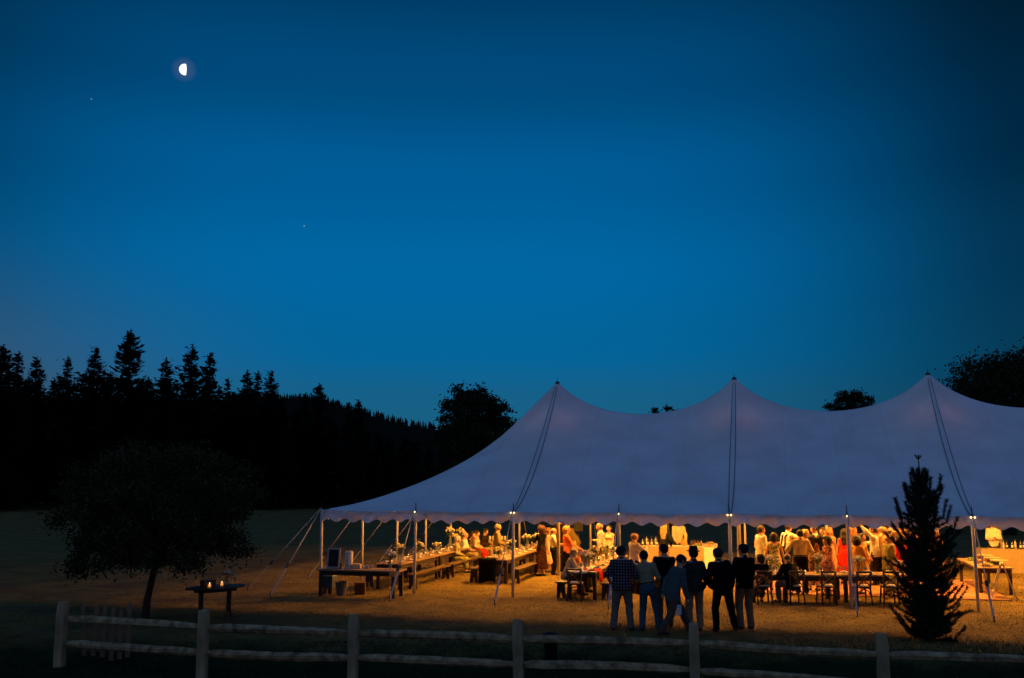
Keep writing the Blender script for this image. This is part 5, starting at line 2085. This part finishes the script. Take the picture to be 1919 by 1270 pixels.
        # face opening
        Fh.cut(tuple(fh * 0.86 - uh * 0.51), float((fh * 0.86 - uh * 0.51) @ hl(0, 0.045, 0.022)))
        if hk in ('short', 'bun'):
            Fh.cut(tuple(-uh * 0.9 + fh * 0.43), float((-uh * 0.9 + fh * 0.43) @ hl(0, -0.06, -0.085)))
        if hk == 'fringe':
            Fh.cut(tuple(uh), float(uh @ hl(0, 0, 0.035)))
            Fh.cut(tuple(-uh), float(-uh @ hl(0, 0, -0.06)))
            Fh.cut(tuple(fh), float(fh @ hl(0, 0.01, 0)))
        if hk == 'long':
            Fh.cone(hl(0, -0.075, 0.01), hl(0, -0.075, -0.14), 0.075, 0.075, rh_, 1.25, 0.04)
            Fh.cone(hl(0, -0.075, -0.14), head - A([0, 0, 0.33]) - Fc * 0.10, 0.075, 0.055, Rc, 1.5, 0.04)
            for sx in (-1, 1):
                Fh.cone(hl(sx * 0.085, -0.005, 0.0), hl(sx * 0.095, 0.0, -0.20), 0.032, 0.03, None, 1, 0.04)
        if hk == 'bun':
            Fh.cone(hl(0, -0.12, 0.03), hl(0, -0.135, 0.035), 0.045, 0.04, None, 1, 0.02)
        if hk in ('curly', 'big', 'bob', 'short', 'long'):
            X, Y, Z = Fh.ax[0][:, None, None], Fh.ax[1][None, :, None], Fh.ax[2][None, None, :]
            am = {'curly': 0.012, 'big': 0.013, 'bob': 0.005, 'short': 0.004, 'long': 0.005}[hk]
            fr = 120 if hk in ('curly', 'big') else 90
            Fh.F = Fh.F + am * np.sin(X * fr + ph) * np.sin(Y * fr + 1) * np.sin(Z * fr * 0.7 + 2)
        emit_mesh('hair', [Fh.mesh()], [hairm(hair[1])])
    if hat:
        hm = MB().lathe([(0.165, 0.0), (0.168, 0.006), (0.10, 0.012), (0.098, 0.07), (0.085, 0.105), (0.03, 0.095)], 22, sx=0.92, sy=1.08)
        M3 = Matrix((rh_, fh, uh)).transposed()
        c_ = Vector(hl(0, 0.0, 0.06))
        hm.v = [tuple((M3 @ Vector(v) + c_) * sc) for v in hm.v]
        ho = hm.build('hat', get_cloth(hat), o, True)
        bd = MB().lathe([(0.1015, 0.013), (0.103, 0.014), (0.1015, 0.038), (0.1005, 0.039)], 22, sx=0.92, sy=1.08, caps=False)
        bd.v = [tuple((M3 @ Vector(v) + c_) * sc) for v in bd.v]
        bd.build('hat_band', cloth('0a0a0a'), ho, True)
    return o


HANG = {-1: (-0.27, 0.03, 0.86), 1: (0.27, 0.03, 0.86)}
FOLD = dict(lh=(0.06, 0.27, 1.13), rh=(-0.06, 0.25, 1.16))
POCK = dict(lh=(-0.22, 0.10, 0.92), rh=(0.22, 0.10, 0.92))
FRONT = dict(lh=(-0.05, 0.26, 0.98), rh=(0.05, 0.27, 0.97))
DRINK = dict(rh=(0.15, 0.34, 1.14))
CLAP = dict(lh=(-0.03, 0.33, 1.22), rh=(0.03, 0.33, 1.24))
LAP = dict(lh=(-0.08, 0.27, 0.66), rh=(0.08, 0.29, 0.66))

PLAID = pattern_mat('plaid_shirt', [hx('141828'), hx('34333e'), hx('8e7a76')], 'plaid', 16)
FLORAL_Y = pattern_mat('floral_yellow', [hx('b8a860'), hx('d8c890'), hx('6a7a38'), hx('e8e0c0'), hx('8a8a40')], 'floral', 26)
FLORAL_P = pattern_mat('floral_pink', [hx('b87060'), hx('302820'), hx('d89080'), hx('7a6040'), hx('c05868'), hx('5a5038')], 'floral', 34)
FLORAL_D = pattern_mat('floral_dark', [hx('4a3024'), hx('a08870'), hx('2a1c16'), hx('8a5040'), hx('d0b090')], 'floral', 34)
CHECK = pattern_mat('print_skirt', [hx('201812'), hx('a87858'), hx('40302a')], 'floral', 30)

# the seven men on the grass before the tent
MEN = 'men standing on the grass before the tent'


def man(label, px, py, H, **kw):
    q = G(px, py)
    return person(label, pos=q, H=H, grid=0.0155, group=MEN, **kw)


man('man in a plaid shirt and grey trousers with his back turned', 1167, 1181, 1.86, face=8, top=('shirt', PLAID, 0.55), bottom=('trousers', '706660'), hair=('short', '0e0a08'), hyaw=42, build=1.18,
    feet=[(-0.19, 0, 0.075), (0.17, 0.02, 0.075)], lh=(-0.26, 0.12, 0.98), rh=(0.22, 0.2, 0.98))
man('man in an olive shirt and blue jeans standing with one leg out', 1216, 1182, 1.77, face=12, top=('tucked', '8c8468'), bottom=('trousers', '3a5666'), hair=('short', '0a0807'), hyaw=-5, lean=4, side=-8,
    feet=[(-0.14, -0.02, 0.075), (0.22, 0.06, 0.075)], extra=[('belt', '1a120c')], lh=(-0.10, 0.28, 1.05), rh=(0.20, 0.24, 0.98))
man('man in a black polo shirt and brown trousers between olive shirt and grey suit', 1247, 1174, 1.88, face=2, top=('tee', '0b0b0d'), bottom=('trousers', '745a42'), hair=('short', '070605'), build=1.04, **FRONT)
man('man in a grey suit walking past with papers in his hand', 1262, 1189, 1.80, face=68, top=('jacket', '4a5558'), bottom=('trousers', '564840'), hair=('short', '0b0807'), lean=20, hpitch=16, hipz=0.88,
    feet=[(-0.06, 0.44, 0.075), (0.07, -0.34, 0.10)], rh=(0.22, 0.22, 0.76), lh=(-0.16, -0.12, 0.86), extra=[('collar', 'd8d0d0')])
man('man in a fedora hat, dark green shirt and khaki trousers', 1303, 1182, 1.82, face=4, top=('shirt', '2c352e'), bottom=('trousers', '8c7258'), hair=('short', '0b0908'), hat='14110f', build=1.06, hyaw=-12, rh=(0.21, 0.10, 0.90), lh=(-0.20, 0.16, 0.96))
man('man in a black suit standing with his weight on one leg', 1356, 1184, 1.84, face=-4, top=('jacket', '07070a'), bottom=('trousers', '07070a'), hair=('short', '2a2624'), hyaw=-18, side=-7, build=1.04,
    feet=[(-0.15, 0, 0.075), (0.26, 0.0, 0.075)], lh=(-0.22, 0.09, 0.92), rh=(0.22, 0.09, 0.92))
man('man in a black sweater and tan trousers at the end of the group', 1398, 1179, 1.90, face=-14, top=('shirt', '060608'), bottom=('trousers', '7c6048'), hair=('short', '0a0807'), hyaw=-20, build=1.04,
    lh=(-0.12, 0.27, 1.05), rh=(0.12, 0.28, 1.03))
pa = MB()
for k in range(3):
    pa.add([(-0.07, 0.004 * k, -0.12), (0.07, 0.004 * k + 0.012, -0.10), (0.075, 0.004 * k + 0.02, 0.10), (-0.065, 0.004 * k, 0.12)], [(0, 1, 2, 3)])
tag(pa.build('papers', mat('white_paper', (0.7, 0.68, 0.66), 0.9, 0.05, 5), loc=AT(1273, 1143, G(1262, 1189).y - 0.12), rz=0.5), 'folded white papers held by the walking man in grey', 'papers')

# seated row on the bench beside the tent-end table, facing the bar
def bench_seat(w, off=0.72):
    return T(R1[0] + off, R1[1] + w)


FT = 90 - math.degrees(-YAW)          # along +s
seat_face = 90 + math.degrees(YAW)
SEATED = 'guests seated along the bench'
person('white-haired guest in a pale green outfit seated at the open end of the bench row', pos=G(852, 1074) + Vector((0, 0.25, 0)), H=1.62, face=seat_face - 8, sit=True, female=True, top=('shirt', '9a9468'), bottom=('skirt', '8a8250', 0.3, 0.3), hair=('bob', 'd8d0c0'), lean=8, group=SEATED, **LAP)
person('balding man in a white shirt seated beside the guest in green', pos=G(869, 1067) + Vector((0, 0.5, 0)), H=1.74, face=seat_face - 6, sit=True, top=('tucked', 'd8cdb8', 0.45), bottom=('trousers', '8a7a50'), hair=('fringe', 'a09080'), skin='pink', build=1.1, group=SEATED, **LAP)
person('dark-haired woman resting her chin on her hand on the bench', pos=G(878, 1062) + Vector((0, 0.75, 0)), H=1.64, face=seat_face, sit=True, female=True, top=('sleeveless', '6a5a48'), bottom=('skirt', '4a4030', 0.4, 0.3), hair=('long', '1c120c'), skin='pink', lean=10, rh=(0.05, 0.26, 1.08), lh=(-0.05, 0.30, 0.7), group=SEATED)
person('woman in glasses with a beige jacket over a red top on the bench', pos=G(889, 1060) + Vector((0, 0.55, 0)), H=1.68, face=seat_face + 4, sit=True, female=True, top=('jacket', 'c8b48c'), bottom=('skirt', 'c03028', 0.36, 0.3), hair=('short', '3a2416'), lean=6, group=SEATED, **LAP)
person('man in a dark jacket and pale trousers seated at the inner end of the bench', pos=G(904, 1056) + Vector((0, 0.7, 0)), H=1.76, face=seat_face + 8, sit=True, top=('jacket', '2a1c14'), bottom=('trousers', 'b8a078'), hair=('short', '140d08'), hpitch=12, lean=8, group=SEATED, **LAP)

for q, (px, py) in enumerate(((843, 1024), (863, 1021))):
    place(VASES[q % 2], G(px, py, 0.76), q, 'very tall vase of white roses behind the bench row', 'tall vases behind the bench row').scale = (1.0, 1.0, 1.35)
# standing guests in the left half
person('standing bald man in an olive suit facing the bar', at=(932, 980), H=1.78, face=84, top=('jacket', '8a7848'), bottom=('trousers', '7a6a40'), hair=('fringe', 'b0a088'), skin='tan', rh=(0.18, 0.24, 1.02), lh=(-0.18, 0.1, 0.92))
person('woman with a big auburn bob, black top and long brown skirt reaching to the table', pos=G(1015, 1079), H=1.70, face=-38, female=True, top=('tee', '0c0a0a', 0.5), bottom=('skirt', '3c2016', 0.26, 0.25), hair=('big', '5a3419'), build=1.05, lh=(-0.16, 0.42, 1.0), rh=(0.12, 0.40, 1.0), skin='tan')
person('woman with long hair and a peach dress behind the man in black trousers', pos=G(1027, 1072), H=1.58, face=95, female=True, top=('bodice', 'c89a78'), bottom=('skirt', 'd0a884', 0.34, 0.26), hair=('long', '6a4426'))
person('bald man in a white shirt and black trousers talking by the centre pole', pos=G(1037, 1077), H=1.62, face=86, top=('tucked', 'd4c8b4', 0.55), bottom=('trousers', '0c0a0a'), hair=('fringe', '705a44'), skin='pink', extra=[('belt', '1a120c')], **DRINK)
person('blonde woman in an orange top and long black skirt by the centre pole', at=(1061, 985), H=1.72, face=82, female=True, top=('shirt', 'e0703a', 0.72), bottom=('skirt', '090808', 0.2, 0.26), hair=('bob', 'c89a5a'), build=1.08, rh=(0.12, 0.36, 1.02), skin='pink')
person('man in an olive shirt bending over behind the blonde woman', pos=G(1080, 1064), H=1.82, face=-60, top=('shirt', '5a4a26'), bottom=('trousers', 'b09a74'), hair=('short', '2a1c12'), lean=34, hpitch=15, lh=(-0.10, 0.5, 0.85), rh=(0.14, 0.46, 0.85))
person('man in a dark coat standing behind the auburn-haired woman', pos=G(1047, 1056), H=1.86, face=170, top=('jacket', '1c1410'), bottom=('trousers', '140f0c'), hair=('short', '3a2416'))
RB = lambda w: T(R3[0] - 0.62, R3[1] + w)
person('grey-haired man in a pale grey shirt leaning over the red-scarf table', pos=RB(0.95), H=1.74, face=seat_face - 22, sit=True, top=('shirt', '9a9080'), bottom=('trousers', '2a2420'), hair=('short', '8a8074'), lean=20, hpitch=16, lh=(-0.16, 0.44, 0.86), rh=(0.12, 0.44, 0.86))
person('pink-faced guest bent forward over the red-scarf table', pos=RB(1.9), H=1.70, face=seat_face - 8, sit=True, top=('tee', 'c87a54'), bottom=('trousers', '3a2a20'), hair=('fringe', 'c8a080'), lean=22, hpitch=20, skin='pink', lh=(-0.1, 0.42, 0.84), rh=(0.1, 0.42, 0.84))
person('man in a pale grey shirt standing at the far end of the red-scarf table', at=(1129, 979), H=1.80, face=-70, top=('shirt', 'b8b0a0'), bottom=('trousers', '6a5a44'), hair=('short', 'a89878'), skin='pink', lean=8, **DRINK)
person('dark-haired woman in a pale strapless dress next to the grey-shirted man', at=(1141, 983), H=1.68, face=200, female=True, top=('bodice', 'd0b090'), bottom=('skirt', 'd0b090', 0.16, 0.32), hair=('bun', '1c120c'), **FRONT)
person('bald man in a white shirt raising a drink beside the bar', at=(1188, 997), H=1.77, face=66, top=('shirt', 'dccfb8'), bottom=('trousers', '1c120c'), hair=('fringe', 'a07a54'), skin='pink', build=1.06, rh=(0.08, 0.38, 1.30), lh=(-0.10, 0.36, 1.18))
person('woman with long blonde hair, black top and print skirt at the bar', at=(1243, 983), H=1.68, face=14, female=True, top=('tee', '14160f', 0.9), bottom=('skirt', CHECK, 0.46, 0.24), hair=('long', 'd8a868'), rh=(0.25, 0.22, 0.98), lh=(-0.1, 0.3, 1.0))
person('bartender in a pale shirt leaning on the bar', pos=on(BAR, 0.12, 0.75, 0), H=1.82, face=172, top=('shirt', 'b8a888'), bottom=('trousers', '1a1612'), hair=('short', '3a2618'), rh=(0.18, 0.30, 0.92), lh=(-0.2, 0.28, 0.95), lean=8)

# seated pair at the head table
def chair_guest(k, dy=0.0):
    return chair_spots[k] + Vector((0, dy, 0))


person('guest in black with folded arms seated at the head table, dark hair', pos=chair_guest(0, -0.02), H=1.66, face=-6, sit=True, female=True, top=('tee', '08080a', 0.5), bottom=('skirt', FLORAL_D, 0.4, 0.3), hair=('bob', '120b07'), lean=10, hyaw=-25, build=1.1, lh=(-0.30, 0.26, 0.84), rh=(0.10, 0.34, 0.84), seat=0.47)
person('grey-haired guest in a black jacket and grey trousers seated sideways at the head table', pos=chair_guest(1, -0.02) + Vector((-0.06, 0, 0)), H=1.72, face=-24, sit=True, top=('jacket', '070708'), bottom=('trousers', '6a6460'), hair=('fringe', '6a6058'), lean=14, hyaw=10, build=1.1, lh=(-0.18, 0.34, 0.80), rh=(0.14, 0.34, 0.82), seat=0.47, shoes=SHOE)

# the dancers
DZ = 0.033
def dancer(label, px, ytop, H, face, **kw):
    return person(label, at=(px, ytop), H=H, face=face, gz=DZ, group='guests crowding the dance floor', **kw)


dancer('man in an untucked white shirt looking on at the edge of the dancers', 1425, 984, 1.84, 78, top=('loose', 'e0d4bc', 0.5), bottom=('trousers', '140f0c'), hair=('short', '2a1a10'), skin='pink', build=1.06, rh=(0.12, 0.26, 1.0), lh=(-0.2, 0.1, 0.9))
dancer('dark-haired woman in a yellow and green floral dress seen from behind', 1450, 997, 1.70, 12, female=True, top=('sleeveless', FLORAL_Y), bottom=('skirt', FLORAL_Y, 0.48, 0.30), hair=('bob', '2a1710'), build=1.14, skin='pink', rh=(0.3, 0.08, 0.86), lh=(-0.3, 0.1, 0.86))
dancer('man in a white shirt and dark braces bending with one arm out', 1470, 979, 1.86, 60, top=('tucked', 'e4d8c2'), bottom=('trousers', '1c140e'), hair=('short', '3a2416'), lean=14, extra=[('braces', '120c0a')], rh=(0.2, 0.42, 1.34), lh=(-0.1, 0.30, 1.1))
dancer('broad man in a cream shirt and dark trousers seen from behind', 1499, 991, 1.84, 10, top=('tucked', 'c8b080', 0.9), bottom=('trousers', '16100c'), hair=('short', '24160c'), build=1.12, extra=[('belt', '0c0806')], lh=(-0.34, 0.18, 1.06), rh=(0.28, 0.24, 1.0))
dancer('blonde guest half hidden behind the broad man in cream', 1509, 991, 1.72, 150, female=True, top=('sleeveless', 'c89868'), bottom=('skirt', 'c89868', 0.5, 0.28), hair=('bob', 'd8b070'))
dancer('woman with long dark hair in a dark floral dress', 1521, 1000, 1.66, 30, female=True, top=('sleeveless', FLORAL_D), bottom=('skirt', FLORAL_D, 0.3, 0.28), hair=('long', '24140c'), skin='pink')
dancer('dark-haired man in a white shirt with braces looking down', 1527, 982, 1.84, -82, top=('tucked', 'e4d8c2'), bottom=('trousers', '2a1c14'), hair=('short', '1c1009'), hpitch=18, extra=[('braces', '7a4a2a')], skin='pink', rh=(0.05, 0.38, 1.1), lh=(-0.1, 0.36, 1.1))
dancer('woman in a sage green dress with long dark hair', 1537, 1000, 1.66, -10, female=True, top=('sleeveless', '8a9a5a'), bottom=('skirt', '8a9a5a', 0.4, 0.28), hair=('long', '1c100a'))
dancer('dark curly-haired woman in a pink floral dress by the head table', 1550, 1005, 1.66, -98, female=True, top=('tee', FLORAL_P, 0.28), bottom=('skirt', FLORAL_P, 0.42, 0.38), hair=('curly', '1a0e08'), build=1.14, skin='pink', lh=(-0.2, 0.3, 0.98), rh=(0.24, 0.22, 0.92))
dancer('blonde woman with a headband facing out of the crowd', 1553, 987, 1.74, 178, female=True, top=('sleeveless', 'c88a60'), bottom=('skirt', 'c88a60', 0.4, 0.3), hair=('long', 'd0a060'), skin='pink')
dancer('brown-haired man glimpsed behind the blonde with the headband', 1541, 987, 1.80, 200, top=('shirt', 'a08868'), hair=('short', '5a3c22'))
dancer('woman in a bright red dress with long dark hair beside a tent pole', 1581, 990, 1.72, 20, female=True, top=('sleeveless', 'd8301c'), bottom=('skirt', 'd8301c', 0.28, 0.30), hair=('long', '24140c'), build=1.06, skin='pink')
dancer('person with long light hair behind the tent pole', 1598, 985, 1.76, 40, female=True, top=('tee', 'c89a6a'), bottom=('skirt', 'a87a50', 0.4, 0.28), hair=('long', 'b07a44'))
dancer('short-haired woman in a mustard yellow dress', 1605, 1004, 1.64, 50, female=True, top=('tee', 'd0963a', 0.45), bottom=('skirt', 'd0963a', 0.34, 0.28), hair=('curly', '1c100a'), build=1.08, skin='pink', rh=(0.2, 0.28, 0.96))
dancer('woman in a tan dress looking out between yellow dress and grey shirt', 1614, 998, 1.66, 150, female=True, top=('sleeveless', 'a8824a'), bottom=('skirt', '8a6a3c', 0.2, 0.28), hair=('long', '24140c'), skin='pink', **FRONT)
dancer('man in a grey-white shirt and dark trousers with one arm raised', 1637, 985, 1.82, -55, top=('shirt', 'b8b2a6', 0.8), bottom=('trousers', '1c1410'), hair=('short', '1c100a'), skin='pink', lh=(-0.28, 0.34, 1.78), rh=(0.06, 0.36, 1.28))
dancer('person looking up with a raised glass behind the arm-raising man', 1648, 983, 1.82, -100, top=('shirt', 'c8965a'), hair=('fringe', 'a8683a'), skin='pink', hpitch=-18, rh=(0.16, 0.34, 1.5))
dancer('grey-haired man with thin hair in a cream shirt deep in the crowd', 1656, 986, 1.80, 20, top=('shirt', 'd0a870'), hair=('short', 'a8906a'), skin='pink')
dancer('bald man in a pale shirt seen from behind', 1668, 987, 1.80, 15, top=('shirt', 'd8b890'), bottom=('trousers', '6a4a30'), hair=('fringe', '6a4424'), skin='pink', build=1.1)
dancer('older man in a khaki suit standing sideways at the head table', 1661, 1001, 1.72, 80, top=('jacket', '8a8250'), bottom=('trousers', '8a8250'), hair=('fringe', 'c8a878'), skin='pink', lean=5, **FRONT)
dancer('man in a long white shirt between khaki suit and red top', 1676, 994, 1.78, 55, top=('loose', 'dcc8a4', 0.9), bottom=('trousers', '8a6a44'), hair=('short', 'c89a64'), skin='pink')
dancer('woman in a scarlet top at the pine end of the crowd', 1687, 1003, 1.66, -30, female=True, top=('tee', 'd03020', 0.5), bottom=('skirt', '8a2018', 0.3, 0.28), hair=('curly', '1c100a'), skin='pink')
dancer('blonde guest at the pine end of the crowd', 1690, 989, 1.74, 10, female=True, top=('sleeveless', '8a6a44'), bottom=('skirt', '6a4a30', 0.4, 0.28), hair=('bob', 'd8a048'))
dancer('dark-haired guest turning round at the pine end of the crowd', 1703, 990, 1.74, 160, top=('shirt', '4a3424'), hair=('short', '24140c'), skin='pink')
dancer('guest in rust brown glimpsed through the pine branches', 1722, 992, 1.76, -20, top=('shirt', '7a4a2c'), hair=('short', '24140c'))
dancer('guest in cream glimpsed through the pine branches', 1752, 992, 1.74, 30, female=True, top=('sleeveless', 'c8a878'), bottom=('skirt', 'a88a5c', 0.3, 0.28), hair=('bob', '6a4424'))
person('server in a white shirt standing behind the wine bottles', pos=on(BARR, -0.48, 0.7, 0), H=1.82, face=200, top=('shirt', 'e0d0b4'), bottom=('trousers', '1a1410'), hair=('short', '2a1a10'), lh=(-0.05, 0.27, 1.12), rh=(0.08, 0.28, 1.08))

# dark loudspeaker on its stand behind the guests by the centre pole
lsp = T(*TS(G(1091, 1070))) + Vector((0, 2.2, 0))
ls = thing('loudspeaker', 'dark boxy loudspeaker on a stand behind the man bending over', 'speaker', lsp, 0.2)
MB().box((0, 0, 1.55), (0.30, 0.28, 0.5)).build('cabinet', mat('speaker_black', (0.03, 0.022, 0.018), 0.7, 0.2, 10), ls)
MB().box((0, -0.145, 1.55), (0.25, 0.012, 0.44)).build('grille', BLACKP, ls)
MB().tube([(0, 0, 0.2), (0, 0, 1.3)], 0.025, 8).build('pole', IRON, ls, True)
for k in range(3):
    a = k * 2.094
    MB().tube([(0, 0, 0.75), (0.4 * math.cos(a), 0.4 * math.sin(a), 0.0)], 0.014, 6).build('leg', IRON, ls)
